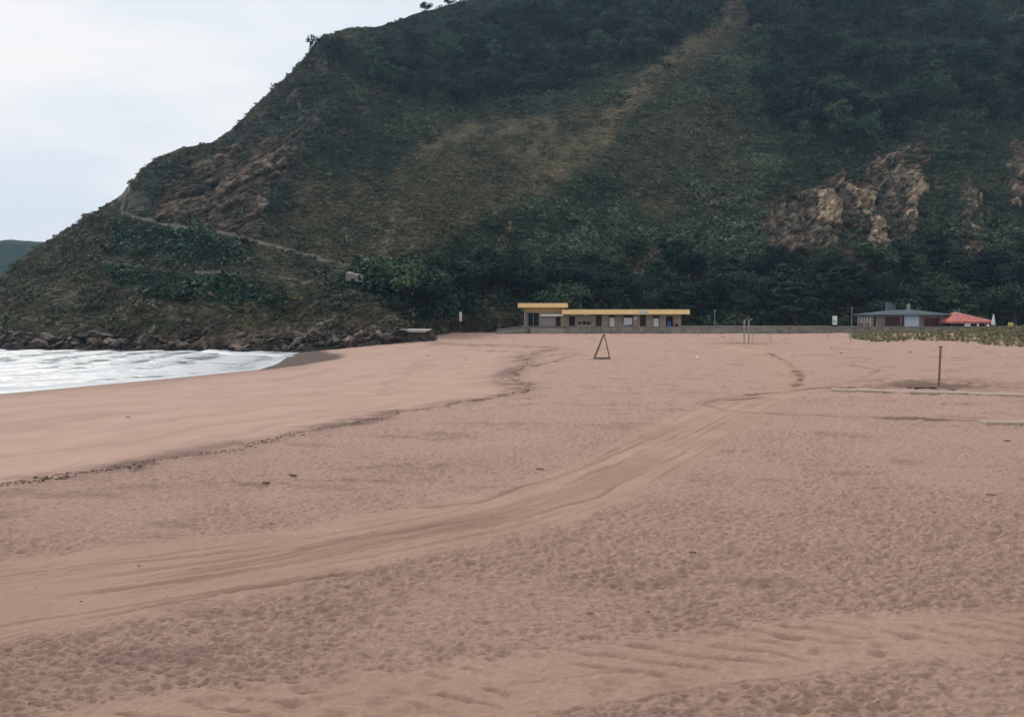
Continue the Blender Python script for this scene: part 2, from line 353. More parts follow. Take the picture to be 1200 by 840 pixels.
# ------------------------------------------------------------------ sea
def build_sea():
    pc = np.concatenate([[-40000, -15000, -6000, -3000, -1600, -900], np.linspace(-500, 420, 560)])
    Y = np.concatenate([[-200, 0, 20, 35], 1/np.linspace(1/42., 1/150., 330), [170, 230, 400, 900, 2000]])
    PX, YY = np.meshgrid(pc, Y); X = (PX-600)/1000*np.maximum(YY, 40)
    d, s, a = seg_dist(X, YY, WATER)
    sw = d*s
    near = sst(600, 200, YY)
    wav = .5+.5*np.sin(sw*1.15+2.2*fbm(a*.05, sw*.08, 3, 3)*2+a*.02)
    h = .10*(wav**2.2)*sst(1, 8, sw)+.09*fbm(X*.35, YY*.9, 5, 4)*sst(.5, 6, sw)+.03*fbm(X*2, YY*3, 6, 3)*sst(.3, 3, sw)
    foam = .66+.42*fbm(X*.16, YY*.45, 8, 5, .6)+.35*(wav-.5)-.004*np.clip(YY-70, 0, 80)
    foam = foam*sst(3000, 60, sw)
    edge = (1-sst(.4, 3.5, sw)); foam = np.maximum(foam, edge*(.62+.4*fbm(a*.3, sw, 12)))
    # breaking lip near the end of the beach
    p0 = wl = [tuple(plane_pt(np.array(float(u)), np.array(float(v)), SEA_Z)[:2]) for u, v in ((245, 413.0), (270, 415.5), (300, 416.5), (332, 418))]
    dl, _, _ = seg_dist(X, YY, wl); lipm = np.exp(-(dl/1.1)**2); h += .32*lipm; foam = np.maximum(foam, 1.1*lipm)
    V = np.stack([X, YY, SEA_Z+.02+h*near], -1).reshape(-1, 3)
    me = np_mesh('sea', V, grid_faces(len(Y), len(pc))); vattr(me, 'foam', np.clip(foam, 0, 1).ravel()); return me
m, t, b = mat('sea'); g = nn(t, 'ShaderNodeNewGeometry'); af = nn(t, 'ShaderNodeAttribute', attribute_name='foam')
mpn = nn(t, 'ShaderNodeMapping'); mpn.inputs['Scale'].default_value = (.7, 1.8, 1); t.links.new(g.outputs['Position'], mpn.inputs[0])
n1 = nn(t, 'ShaderNodeTexNoise', Scale=.9, Detail=8.0, Roughness=.7); t.links.new(mpn.outputs[0], n1.inputs['Vector'])
n2 = nn(t, 'ShaderNodeTexNoise', Scale=2.2, Detail=5.0); t.links.new(mpn.outputs[0], n2.inputs['Vector'])
f = math_(t, 'ADD', af.outputs['Fac'], math_(t, 'MULTIPLY', math_(t, 'SUBTRACT', n1.outputs[0], .5), 1.5))
f = ramp(t, f, [(.25, (0,)*3), (.85, (1,)*3)])
t.links.new(mixc(t, f, (.22, .26, .28), (.47, .49, .51)), b.inputs['Base Color'])
t.links.new(ramp(t, f, [(0, (.12,)*3), (1, (.7,)*3)]), b.inputs['Roughness']); b.inputs['Specular IOR Level'].default_value = .5
bp = nn(t, 'ShaderNodeBump', Strength=.4, Distance=.15); t.links.new(n2.outputs[0], bp.inputs['Height']); t.links.new(bp.outputs[0], b.inputs['Normal'])
tag(link('sea', build_sea(), m), kind='structure')

# ------------------------------------------------------------------ headland
BASE = [(-600, 140, -2.2), (-200, 131, -1.9), (0, 128.5, -1.7), (330, 121, -1.6), (400, 118, -.3), (470, 121, .15), (508, 136, .3), (528, 152, .5), (590, 156, .6), (630, 168, 1.3), (1200, 172, 1.3), (1800, 172, 1.3)]
RIDGE = [(-600, 400, 165), (-260, 372, 172), (-110, 352, 180), (-40, 338, 190), (0, 326, 200), (45, 288, 212), (90, 262, 222), (140, 231, 232), (152, 217, 238), (165, 201, 244), (185, 184, 250), (210, 174, 256), (250, 167, 262),
         (275, 149, 268), (300, 122, 280), (330, 96, 292), (352, 72, 300), (372, 49, 308), (385, 40, 314), (412, 33, 325), (440, 31, 335), (465, 25, 345), (490, 16, 355), (520, 8, 368), (545, 2, 378), (620, -25, 400), (760, -60, 430), (900, -95, 450), (1200, -120, 460), (1500, -120, 460), (1800, -100, 460)]
bx = np.array(BASE); rx_ = np.array(RIDGE)
def px_col(X, Y): return 600+1000*X/Y
SPURL = [(880, -20), (835, 28), (780, 72), (735, 120), (700, 160), (640, 212), (560, 252), (480, 296)]
GULLY = [(760, -60), (640, 60), (520, 130), (420, 200), (390, 260)]
ROADA = [(150, 222), (140, 236), (150, 250), (185, 262), (240, 270), (300, 284), (350, 297), (400, 309), (446, 318)]
ROADB = [(128, 309), (180, 315), (225, 320), (255, 322), (330, 326), (400, 340), (470, 358), (540, 378)]
ROCKP = [[(182, 250), (190, 215), (225, 190), (300, 165), (350, 150), (372, 160), (345, 200), (318, 240), (304, 276), (250, 270)],
         [(885, 262), (905, 236), (950, 215), (1000, 200), (1050, 178), (1082, 160), (1092, 190), (1070, 235), (1075, 275), (1056, 320), (1010, 322), (950, 300), (895, 300)],
         [(1108, 285), (1114, 240), (1126, 208), (1150, 246), (1150, 292), (1130, 300)],
         [(1176, 200), (1190, 160), (1280, 165), (1280, 250), (1176, 240)],
         [(690, 330), (725, 290), (790, 258), (825, 275), (780, 305), (740, 345)]]
ROCKW = [1, 1, 1, 1, .7]
BROWN = [[(872, -10), (840, 25), (790, 62), (742, 112), (700, 135), (655, 145), (600, 140), (540, 150), (490, 170), (455, 210), (438, 250), (445, 300), (470, 300), (560, 262), (640, 225), (700, 180), (745, 130), (800, 90), (850, 60), (900, 20)],
         [(-200, 420), (-100, 340), (0, 320), (60, 280), (135, 240), (190, 268), (140, 300), (130, 330), (220, 345), (330, 365), (470, 365), (500, 400), (200, 420)],
         [(255, 285), (310, 270), (360, 210), (440, 200), (440, 310), (300, 300)], [(700, 215), (760, 120), (840, 110), (900, 180), (850, 260), (760, 255)],
         [(250, 300), (450, 330), (480, 372), (330, 395), (240, 330)]]
BROWN.append([(505, 374), (560, 366), (618, 366), (618, 400), (505, 400)])
BROWNW = [1, .62, .75, .5, .55, 1.3]
FOREST = [[(395, 75), (430, 30), (545, -10), (700, -70), (880, -80), (850, 5), (820, 32), (765, 74), (700, 92), (640, 108), (560, 115), (510, 128), (470, 110), (430, 92)],
          [(890, -100), (1400, -130), (1400, 150), (1180, 150), (1100, 130), (1080, 158), (1040, 178), (985, 190), (935, 165), (905, 110), (872, 50)]]
GREEN = [[(135, 265), (185, 262), (280, 285), (300, 300), (250, 312), (190, 305), (140, 300)], [(135, 320), (250, 328), (330, 335), (330, 360), (220, 355), (140, 340)], [(420, 310), (500, 320), (560, 372), (480, 372), (380, 340)]]
def interp(px, k, tab): return np.interp(px, tab[:, 0], tab[:, k])
def smooth1(px, f, wd):
    return sum(f(px+o)*w_ for o, w_ in ((-wd, .25), (0, .5), (wd, .25)))
def build_headland():
    pc = np.concatenate([np.linspace(-600, -120, 90), np.linspace(-118, 1320, 850), np.linspace(1322, 1800, 80)])
    nr = 300; s = np.linspace(0, 1, nr)
    Yb = smooth1(pc, lambda p: interp(p, 1, bx), 8); zb = smooth1(pc, lambda p: interp(p, 2, bx), 8)
    # py of the base from its world point
    zz = zb-CAM[2]; dpt = Yb*CP-zz*SP; pyb = 420-1000*(Yb*SP+zz*CP)/dpt
    pyr = smooth1(pc, lambda p: interp(p, 1, rx_), 3); Yr = smooth1(pc, lambda p: interp(p, 2, rx_), 12)
    PX = np.repeat(pc[None], nr, 0); Sg = np.repeat(s[:, None], len(pc), 1)
    PY = pyb+(pyr-pyb)*Sg
    Ylow = Yb+(Yr-Yb)*(.35*Sg+.65*Sg**1.7)
    Y = Ylow
    # spur stands forward, gully sits back, road benches step the slope
    fade = np.minimum(1, Sg*5)*np.minimum(1, (1-Sg)*4)
    d, _, _ = seg_dist(PX, PY, SPURL); Y = Y-15*np.exp(-(d/55)**2)*fade
    d, _, _ = seg_dist(PX, PY, GULLY); Y = Y+16*np.exp(-(d/50)**2)*fade
    for ln in (ROADA, ROADB):
        l = np.array(ln); py0 = np.interp(PX, l[l[:, 0].argsort(), 0], l[l[:, 0].argsort(), 1])
        ext = sst(120, 160, PX)*(1-sst(450, 520, PX))
        Y = Y+ext*fade*4.5*np.tanh((py0-PY)/3.5)
    rocks = np.zeros(PX.shape)
    wpx = PX+9*fbm(PX/28, PY/28, 201, 4); wpy = PY+9*fbm(PX/28, PY/28, 205, 4)
    for pl, k in zip(ROCKP, ROCKW): rocks = np.maximum(rocks, k*poly_mask(wpx, wpy, pl, 9))
    shore = (1-sst(335, 480, PX))*(1-sst(.0, .16, Sg-.02+.05*fbm(PX/20, PY/6, 300)))*sst(-700, -500, PX)
    P = at(PX, PY, Y)
    X, Yw, Z = P[..., 0].copy(), P[..., 1].copy(), P[..., 2].copy()
    # world space relief
    fb = np.minimum(1, Sg*6)
    amp = 4.6*fb*np.minimum(1, (1-Sg)*6+.25)
    n1_ = fbm(X/26, Z/22+Yw/40, 101, 5, .55); ridged = 1-np.abs(fbm(X/38+4, Z/60, 111, 4))*2
    Yw -= amp*(1.3*n1_+1.0*ridged-.5); Z += fb*.5*fbm(X/7, Yw/7, 120, 4)+.35*fbm(X/3, Yw/3, 124, 3)*fb
    # rock strata dipping to the lower left
    ang = np.where(PX < 600, R(36), R(58)); ca, sa = np.cos(ang), np.sin(ang); u = X*ca+Z*sa; v = -X*sa+Z*ca
    tread = 1-np.abs(fbm(u/14+.4*fbm(X/6, Z/6, 7), v/2.3, 130, 4, .55))*2.6
    vb = v/4.4+1.0*fbm(u/17, v/11, 171, 3); ub = u/15.+_h(np.floor(vb).astype(np.int64), 0*vb.astype(np.int64), 172)*3
    bed = _h(np.floor(vb).astype(np.int64), np.floor(ub).astype(np.int64), 173); fv = vb-np.floor(vb); fu = ub-np.floor(ub)
    crack = np.maximum(1-np.minimum(fv, 1-fv)/.12, 1-np.minimum(fu, 1-fu)/.05).clip(0, 1)
    blocky = np.round(fbm(u/6, v/1.6, 140, 3)*4)/4; 
    rk = np.maximum(rocks, .5*shore)
    Yw -= rk*(3.6*bed-1.6*crack+1.2*tread+.9*blocky+1.1*fbm(X/1.6, Z/1.6, 150, 4)); Z += rk*.6*blocky
    Z += shore*(1.1*np.abs(fbm(X/4, Z/1.5, 160, 4))+.5*blocky)
    # colours by zone (paint of plant cover, soil and rock)
    nB = fbm(PX/40, PY/30, 210, 5, .6)
    brown = np.zeros(PX.shape)
    for pl, k in zip(BROWN, BROWNW): brown = np.maximum(brown, k*poly_mask(wpx+6*nB, wpy, pl, 16))
    brown = np.clip(brown+.55*nB-.05, 0, 1); brown = np.maximum(brown, .55*(1-sst(0, .10, 1-Sg))*(PX < 430))
    forest = np.zeros(PX.shape)
    for pl in FOREST: forest = np.maximum(forest, poly_mask(wpx, wpy, pl, 6))
    green = np.zeros(PX.shape)
    for pl in GREEN: green = np.maximum(green, poly_mask(wpx, wpy, pl, 7))
    brown *= (1-forest)*(1-green)
    rr = np.clip(np.maximum(rocks, shore)+.0, 0, 1)
    for pts, wd in (([(800, 45), (770, 75), (735, 122), (690, 165), (640, 210)], 4), ([(458, 250), (450, 272), (448, 300)], 6), ([(742, 340), (750, 320)], 5)):
        d, _, _ = seg_dist(wpx, wpy, pts); rr = np.maximum(rr, .75*np.exp(-(d/wd)**2)*sst(-.3, .3, fbm(PX/9, PY/9, 66)))
    lowl = poly_mask(wpx, wpy, BROWN[1], 10)*(1-green); rr = np.maximum(rr, .75*lowl*sst(.02, .4, fbm(PX/26+PY/40, PY/9, 72, 4)))
    rr = np.maximum(rr, .6*poly_mask(wpx, wpy, [(250, 165), (400, 40), (480, 60), (420, 160), (330, 250)], 12)*sst(.12, .42, fbm(PX/18, PY/12, 73, 4)))
    pale = np.zeros(PX.shape)
    for pts, wd in (([(455, 235), (462, 262), (448, 290), (452, 306)], 7), ([(600, 262), (588, 300), (596, 335)], 6)):
        d, _, _ = seg_dist(wpx, wpy, pts); rr = np.maximum(rr, .62*np.exp(-(d/wd)**2))
    for pts, wd in (([(860, 15), (815, 42), (775, 72), (742, 112), (712, 150), (660, 195), (630, 218)], 17), ([(600, 170), (640, 190), (700, 165)], 16), ([(500, 175), (560, 150), (640, 155)], 14), ([(458, 250), (450, 272), (446, 300)], 5)):
        d, _, _ = seg_dist(wpx, wpy, pts); pale = np.maximum(pale, np.exp(-(d/wd)**2)*sst(-.5, .2, fbm(PX/12, PY/7, 74, 3)))
    road = np.zeros(PX.shape)
    for ln, wd in ((ROADA, 1.9), (ROADB, 1.2)):
        d, _, a_ = seg_dist(PX+1.5*fbm(PX/9, PY/9, 67), PY+1.2*fbm(PX/8, PY/8, 68), ln); road = np.maximum(road, (1-sst(wd*.6, wd*1.5, d))*sst(-.9, -.2, fbm(a_/25, 0*a_, 69)))
    road = np.maximum(road, poly_mask(wpx, wpy, [(140, 238), (150, 222), (180, 228), (172, 250), (185, 262), (150, 252)], 3)*.3)
    P = np.stack([X, Yw, Z], -1)
    back = []
    for k in range(1, 9):
        q = P[-1].copy(); dirx = q[:, 0]/q[:, 1]; q[:, 1] += k*k*3.0; q[:, 0] = dirx*q[:, 1]; q[:, 2] -= k*k*1.2+k; back.append(q)
    front = P[0].copy(); front[:, 1] -= 1.5; front[:, 2] -= 2.5
    A = np.concatenate([front[None], P, np.array(back)], 0)
    ext = lambda m_: np.concatenate([m_[:1], m_, np.repeat(m_[-1:], 8, 0)], 0)
    nrr = A.shape[0]
    me = np_mesh('headland', A.reshape(-1, 3), grid_faces(nrr, len(pc)))
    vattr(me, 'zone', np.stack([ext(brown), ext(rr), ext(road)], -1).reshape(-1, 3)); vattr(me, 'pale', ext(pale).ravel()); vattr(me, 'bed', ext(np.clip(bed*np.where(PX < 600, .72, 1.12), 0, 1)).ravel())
    return me, dict(pale=pale, pc=pc, P=P, brown=brown, rock=rr, road=road, forest=forest, green=green, PX=PX, PY=PY, S=Sg, shore=shore)
hme, H = build_headland()
m, t, b = mat('headland'); g = nn(t, 'ShaderNodeNewGeometry'); az = nn(t, 'ShaderNodeAttribute', attribute_name='zone'); sp = nn(t, 'ShaderNodeSeparateColor'); t.links.new(az.outputs['Color'], sp.inputs[0])
n1 = nn(t, 'ShaderNodeTexNoise', Scale=.12, Detail=9.0, Roughness=.68); n2 = nn(t, 'ShaderNodeTexNoise', Scale=.9, Detail=8.0, Roughness=.7)
mpn = nn(t, 'ShaderNodeMapping'); mpn.vector_type = 'TEXTURE'; mpn.inputs['Rotation'].default_value = (0, -R(48), 0); mpn.inputs['Scale'].default_value = (5.5, 2.5, .95)
n3 = nn(t, 'ShaderNodeTexNoise', Scale=.8, Detail=9.0, Roughness=.72); t.links.new(g.outputs['Position'], mpn.inputs[0]); t.links.new(mpn.outputs[0], n3.inputs['Vector'])
for n in (n1, n2): t.links.new(g.outputs['Position'], n.inputs['Vector'])
gr = ramp(t, n2.outputs[0], [(.3, (.006, .011, .009)), (.55, (.02, .036, .022)), (.75, (.045, .062, .034))])
br = ramp(t, n2.outputs[0], [(.30, (.022, .023, .013)), (.5, (.085, .076, .046)), (.70, (.20, .175, .11))])
fz = math_(t, 'ADD', sp.outputs[0], math_(t, 'MULTIPLY', math_(t, 'SUBTRACT', n1.outputs[0], .5), 1.4))
c = mixc(t, ramp(t, fz, [(.25, (0,)*3), (.6, (1,)*3)]), gr, br)
apl = nn(t, 'ShaderNodeAttribute', attribute_name='pale'); c = mixc(t, math_(t, 'MULTIPLY', apl.outputs['Fac'], .45), c, ramp(t, n2.outputs[0], [(.3, (.10, .08, .045)), (.6, (.30, .25, .14))]))
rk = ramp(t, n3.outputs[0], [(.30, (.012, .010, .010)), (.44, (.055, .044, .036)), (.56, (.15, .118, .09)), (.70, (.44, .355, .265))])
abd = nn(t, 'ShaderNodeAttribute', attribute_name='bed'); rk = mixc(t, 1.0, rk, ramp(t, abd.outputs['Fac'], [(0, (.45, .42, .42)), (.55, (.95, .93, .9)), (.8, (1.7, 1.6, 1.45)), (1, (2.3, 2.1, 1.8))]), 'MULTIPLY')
fr = math_(t, 'ADD', sp.outputs[1], math_(t, 'MULTIPLY', math_(t, 'SUBTRACT', n2.outputs[0], .53), 2.2))
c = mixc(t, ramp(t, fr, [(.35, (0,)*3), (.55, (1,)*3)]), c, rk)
c = mixc(t, math_(t, 'MULTIPLY', sp.outputs[2], .85), c, ramp(t, n2.outputs[0], [(.3, (.09, .078, .068)), (.7, (.20, .175, .15))]))
t.links.new(c, b.inputs['Base Color']); b.inputs['Roughness'].default_value = .95; b.inputs['Specular IOR Level'].default_value = .1
bp = nn(t, 'ShaderNodeBump', Strength=.9, Distance=.5); t.links.new(n2.outputs[0], bp.inputs['Height'])
bp2 = nn(t, 'ShaderNodeBump', Strength=.7, Distance=.9); t.links.new(n3.outputs[0], bp2.inputs['Height']); t.links.new(bp.outputs[0], bp2.inputs['Normal']); t.links.new(bp2.outputs[0], b.inputs['Normal'])
tag(link('headland', hme, m), kind='structure'); HEADMAT = m

# far hill behind the headland on the left
def far_hill():
    x = np.linspace(-1150, -250, 160); y = np.linspace(760, 1150, 50); X, Yv = np.meshgrid(x, y)
    prof = np.interp(X[0], [-1150, -700, -560, -500, -473, -456, -432, -410, -380, -330, -250], [18, 50, 66, 70, 71.5, 70, 70.5, 64, 55, 40, 20])
    k = np.clip((Yv-760)/45, 0, 1)**.7*(1-np.clip((Yv-830)/320, 0, 1)**1.5)
    Z = -3+(prof+3)[None]*1.0*k*(1+.06*fbm(X/60, Yv/60, 5))+1.8*fbm(X/14, Yv/14, 9)*k
    me = np_mesh('far_hill', np.stack([X, Yv, Z], -1).reshape(-1, 3), grid_faces(50, 160)); return me
tag(link('far_hill', far_hill(), simple_mat('far hill green', (.045, .065, .04), (.02, .035, .02), .95, .08, .6, .1)), kind='structure')

# ------------------------------------------------------------------ leaf meshes
def leaf_mat(name, dark, light, inst=False):
    m, t, b = mat(name)
    if inst:
        a = nn(t, 'ShaderNodeAttribute', attribute_name='tint'); a.attribute_type = 'INSTANCER'; col = a.outputs['Color']
    else:
        oi = nn(t, 'ShaderNodeObjectInfo'); col = mixc(t, oi.outputs['Random'], dark, light)
    g = nn(t, 'ShaderNodeNewGeometry'); n = nn(t, 'ShaderNodeTexNoise', Scale=1.3, Detail=3.0); t.links.new(g.outputs['Position'], n.inputs['Vector'])
    col = mixc(t, 1.0, col, ramp(t, n.outputs[0], [(.3, (.55, .6, .6)), (.7, (1.5, 1.4, 1.3))]), 'MULTIPLY')
    rp = math_(t, 'MULTIPLY_ADD', g.outputs['Random Per Island'], .8); rp.node.inputs[2].default_value = .6
    cmb = nn(t, 'ShaderNodeCombineColor'); [t.links.new(rp, cmb.inputs[i]) for i in range(3)]
    col = mixc(t, 1.0, col, cmb.outputs[0], 'MULTIPLY')
    t.links.new(col, b.inputs['Base Color']); b.inputs['Roughness'].default_value = .7; b.inputs['Specular IOR Level'].default_value = .12
    return m
def quads_mesh(name, C, nrm, size, rng):
    """leaf quads at C facing nrm"""
    n = len(C); nrm = nrm/np.linalg.norm(nrm, axis=1)[:, None]
    r = rng.normal(size=(n, 3)); a = np.cross(nrm, r); a /= np.linalg.norm(a, axis=1)[:, None]; b_ = np.cross(nrm, a)
    s = size[:, None]; V = np.stack([C-a*s-b_*s*.5, C+a*s*.3-b_*s*.7, C+a*s+b_*s*.4, C-a*s*.2+b_*s*.7], 1).reshape(-1, 3)
    return V, np.arange(4*n).reshape(n, 4)
def clump_mesh(name, n, flat, size, seed, spiky=False):
    rng = np.random.default_rng(seed); d = rng.normal(size=(n, 3)); d[:, 2] = np.abs(d[:, 2]); d /= np.linalg.norm(d, axis=1)[:, None]
    lump = 1+.25*np.sin(d[:, 0]*5+seed)+.2*np.cos(d[:, 1]*6-seed)
    C = d*(rng.uniform(.55, 1, n)*lump)[:, None]; C[:, 2] *= flat
    nr = d+rng.normal(size=(n, 3))*.55
    if spiky: nr[:, 2] *= .2
    V, F = quads_mesh(name, C, nr, rng.uniform(.5, 1, n)*size, rng)
    return np_mesh(name, V, F, False)
def blade_mesh(name, n, seed):
    rng = np.random.default_rng(seed); V = []; F = []
    for i in range(n):
        a = rng.uniform(0, 6.283); r = rng.uniform(0, .35); x, y = r*math.cos(a), r*math.sin(a); l = rng.uniform(.6, 1.1); le = rng.uniform(.15, .6); wd = .03
        dx, dy = math.cos(a)*le, math.sin(a)*le; px, py = -math.sin(a)*wd, math.cos(a)*wd; k = len(V)
        V += [(x-px, y-py, 0), (x+px, y+py, 0), (x+dx*.45+px, y+dy*.45+py, l*.65), (x+dx*.45-px, y+dy*.45-py, l*.65), (x+dx, y+dy, l*(1-.3*le)), (x+dx, y+dy, l*(1-.3*le)+.01)]
        F += [(k, k+1, k+2, k+3), (k+3, k+2, k+4, k+5)]
    return np_mesh(name, V, F, False)
SCRUB = leaf_mat('scrub leaves', None, None, True)
def scatter(name, label, cat, pts, scale, zscale, tint, protos, m):
    """one stuff object: protos instanced on points"""
    me = bpy.data.meshes.new(name); me.vertices.add(len(pts)); me.vertices.foreach_set('co', np.asarray(pts, np.float32).ravel())
    sc = np.stack([scale, scale, scale*zscale], -1).astype(np.float32)
    a = me.attributes.new('scl', 'FLOAT_VECTOR', 'POINT'); a.data.foreach_set('vector', sc.ravel())
    ro = np.zeros((len(pts), 3), np.float32); ro[:, 2] = RNG.uniform(0, 6.28, len(pts)); ro[:, 0] = RNG.normal(0, .15, len(pts))
    a = me.attributes.new('rot', 'FLOAT_VECTOR', 'POINT'); a.data.foreach_set('vector', ro.ravel())
    vattr(me, 'tint', tint)
    me.update(); o = link(name, me); tag(o, label, cat, kind='stuff')
    ng = bpy.data.node_groups.new(name, 'GeometryNodeTree')
    ng.interface.new_socket('Geometry', in_out='INPUT', socket_type='NodeSocketGeometry'); ng.interface.new_socket('Geometry', in_out='OUTPUT', socket_type='NodeSocketGeometry')
    gi = ng.nodes.new('NodeGroupInput'); go = ng.nodes.new('NodeGroupOutput'); ip = ng.nodes.new('GeometryNodeInstanceOnPoints')
    jn = ng.nodes.new('GeometryNodeJoinGeometry')
    for p in protos:
        po = bpy.data.objects.new(p.name, p); p.materials.append(m) if not p.materials else None
        oi = ng.nodes.new('GeometryNodeObjectInfo'); oi.inputs['Object'].default_value = po; oi.inputs['As Instance'].default_value = True
        ng.links.new(oi.outputs['Geometry'], jn.inputs[0])
    ng.links.new(gi.outputs[0], ip.inputs['Points']); ng.links.new(jn.outputs[0], ip.inputs['Instance']); ip.inputs['Pick Instance'].default_value = True
    ri = ng.nodes.new('FunctionNodeRandomValue'); ri.data_type = 'INT'; ri.inputs[4].default_value = 0; ri.inputs[5].default_value = len(protos)-1
    ng.links.new(ri.outputs[2], ip.inputs['Instance Index'])
    for nm, so_ in (('scl', 'Scale'), ('rot', 'Rotation')):
        na = ng.nodes.new('GeometryNodeInputNamedAttribute'); na.data_type = 'FLOAT_VECTOR'; na.inputs['Name'].default_value = nm
        ng.links.new(na.outputs[0], ip.inputs[so_])
    ng.links.new(ip.outputs[0], go.inputs[0])
    md = o.modifiers.new('scatter', 'NODES'); md.node_group = ng
    return o

# ------------------------------------------------------------------ scrub on the slope
P = H['P']; nr, ncol = P.shape[:2]
e1 = P[1:, :-1]-P[:-1, :-1]; e2 = P[:-1, 1:]-P[:-1, :-1]; area = np.linalg.norm(np.cross(e1, e2), axis=-1)
pyc = H['PY'][:-1, :-1]; pxc = H['PX'][:-1, :-1]
vis = ((pyc > -25) & (pxc > -90) & (pxc < 1290))
def cellv(k): return H[k][:-1, :-1]
def sample(weight, n):
    wgt = (weight*area).ravel(); idx = RNG.choice(wgt.size, n, p=wgt/wgt.sum()); r, c_ = np.unravel_index(idx, area.shape)
    u = RNG.uniform(size=(n, 1)); v = RNG.uniform(size=(n, 1))
    q = P[r, c_]*(1-u)*(1-v)+P[r+1, c_]*u*(1-v)+P[r, c_+1]*(1-u)*v+P[r+1, c_+1]*u*v
    return q, r, c_
brown, rock, road, forest, green = (cellv(k) for k in ('brown', 'rock', 'road', 'forest', 'green'))
patch = fbm(pxc/22, pyc/16, 400, 4, .6)
near = sst(330, 150, cellv('P')[..., 1] if False else P[:-1, :-1, 1])
cover = (1-.86*brown)*(1-.9*rock)*(1-road)*(.35+.9*sst(-.3, .4, patch))*(1+.3*near)
cover = np.where(road > .25, 0, cover)*vis*(1-.9*cellv('pale'))
cover = cover*(1-.9*poly_mask(pxc, pyc, BROWN[5], 4))*np.where((pxc < 560) & (cellv('S') > .94), .35, 1)
q, r, c_ = sample(cover+1e-9*vis, 80000)
sz = RNG.lognormal(-.05, .42, len(q))*(.62+.55*np.clip(patch[r, c_], -1, 1)+.35*green[r, c_])*(.55+.40*P[r, c_, 1]/200)
lowband = ((pxc[r, c_] > 440) & (cellv('S')[r, c_] < .25)); sz = np.where(lowband, sz*1.5, sz); sz = np.clip(sz, .25, 3.2)
k = np.clip(.5+.55*fbm(pxc[r, c_]/30, pyc[r, c_]/22, 420, 4)+RNG.normal(0, .22, len(q)), 0, 1)[:, None]
dk = np.array([.012, .022, .017]); lt = np.array([.084, .118, .074]); bw = np.array([.105, .10, .056])
MID = poly_mask(pxc, pyc, [(600, 240), (720, 130), (800, 60), (870, 40), (930, 170), (900, 250), (860, 310), (600, 320), (520, 290)], 25)[r, c_][:, None]; BAND = poly_mask(pxc, pyc, [(400, 90), (520, 135), (640, 112), (770, 80), (700, 125), (640, 145), (560, 145), (480, 170), (420, 150)], 10)[r, c_][:, None]
lift = np.clip(MID+BAND, 0, 1); LFT = 1-sst(420, 640, pxc[r, c_][:, None]); lt = lt*(1-LFT)+np.array([.082, .098, .064])*LFT; k = np.clip(k+.22*lift, 0, 1); tint = (dk*(1-k)+lt*k)*(1+.25*lift); bb = (brown[r, c_]*.75+.15*RNG.uniform(size=len(q)))[:, None]; tint = tint*(1-bb)+bw*bb
gg = green[r, c_][:, None]; tint = tint*(1-gg)+gg*np.array([.020, .046, .028])*(.6+.8*k)
protos = [clump_mesh('scrub_clump', 110, .75, .20, 1), clump_mesh('scrub_clump', 90, .55, .24, 2), clump_mesh('scrub_clump', 120, 1.0, .19, 3), clump_mesh('scrub_clump', 80, .7, .26, 4)]
scatter('hillside_scrub', 'dense dark green scrub covering the slopes of the headland', 'scrub', q-np.array([0, 0, .15]), sz, .85, tint, protos, SCRUB)
# dry grass and bracken tussocks on the brown spur and the lower left slope
wgt = (brown+.08)*(1-.85*rock)*(road < .25)*vis*(1-forest)
q, r, c_ = sample(wgt+1e-9*vis, 26000); sz = RNG.lognormal(-.85, .35, len(q))*(.8+.3*P[r, c_, 1]/200)
k = np.clip(.5+.6*fbm(pxc[r, c_]/14, pyc[r, c_]/10, 430, 4)+RNG.normal(0, .2, len(q)), 0, 1)[:, None]
pp = cellv('pale')[r, c_][:, None]; tint = np.array([.030, .036, .020])*(1-k)+np.array([.16, .15, .09])*k; tint = tint*(1-pp)+np.array([.21, .19, .125])*pp
tus = [clump_mesh('grass_tussock', 60, .7, .30, 11, True), clump_mesh('grass_tussock', 60, .5, .32, 12, True)]
scatter('dry_grass', 'dry brown grass and bracken on the spur of the headland', 'grass', q-np.array([0, 0, .05]), sz, .8, tint, tus, SCRUB)

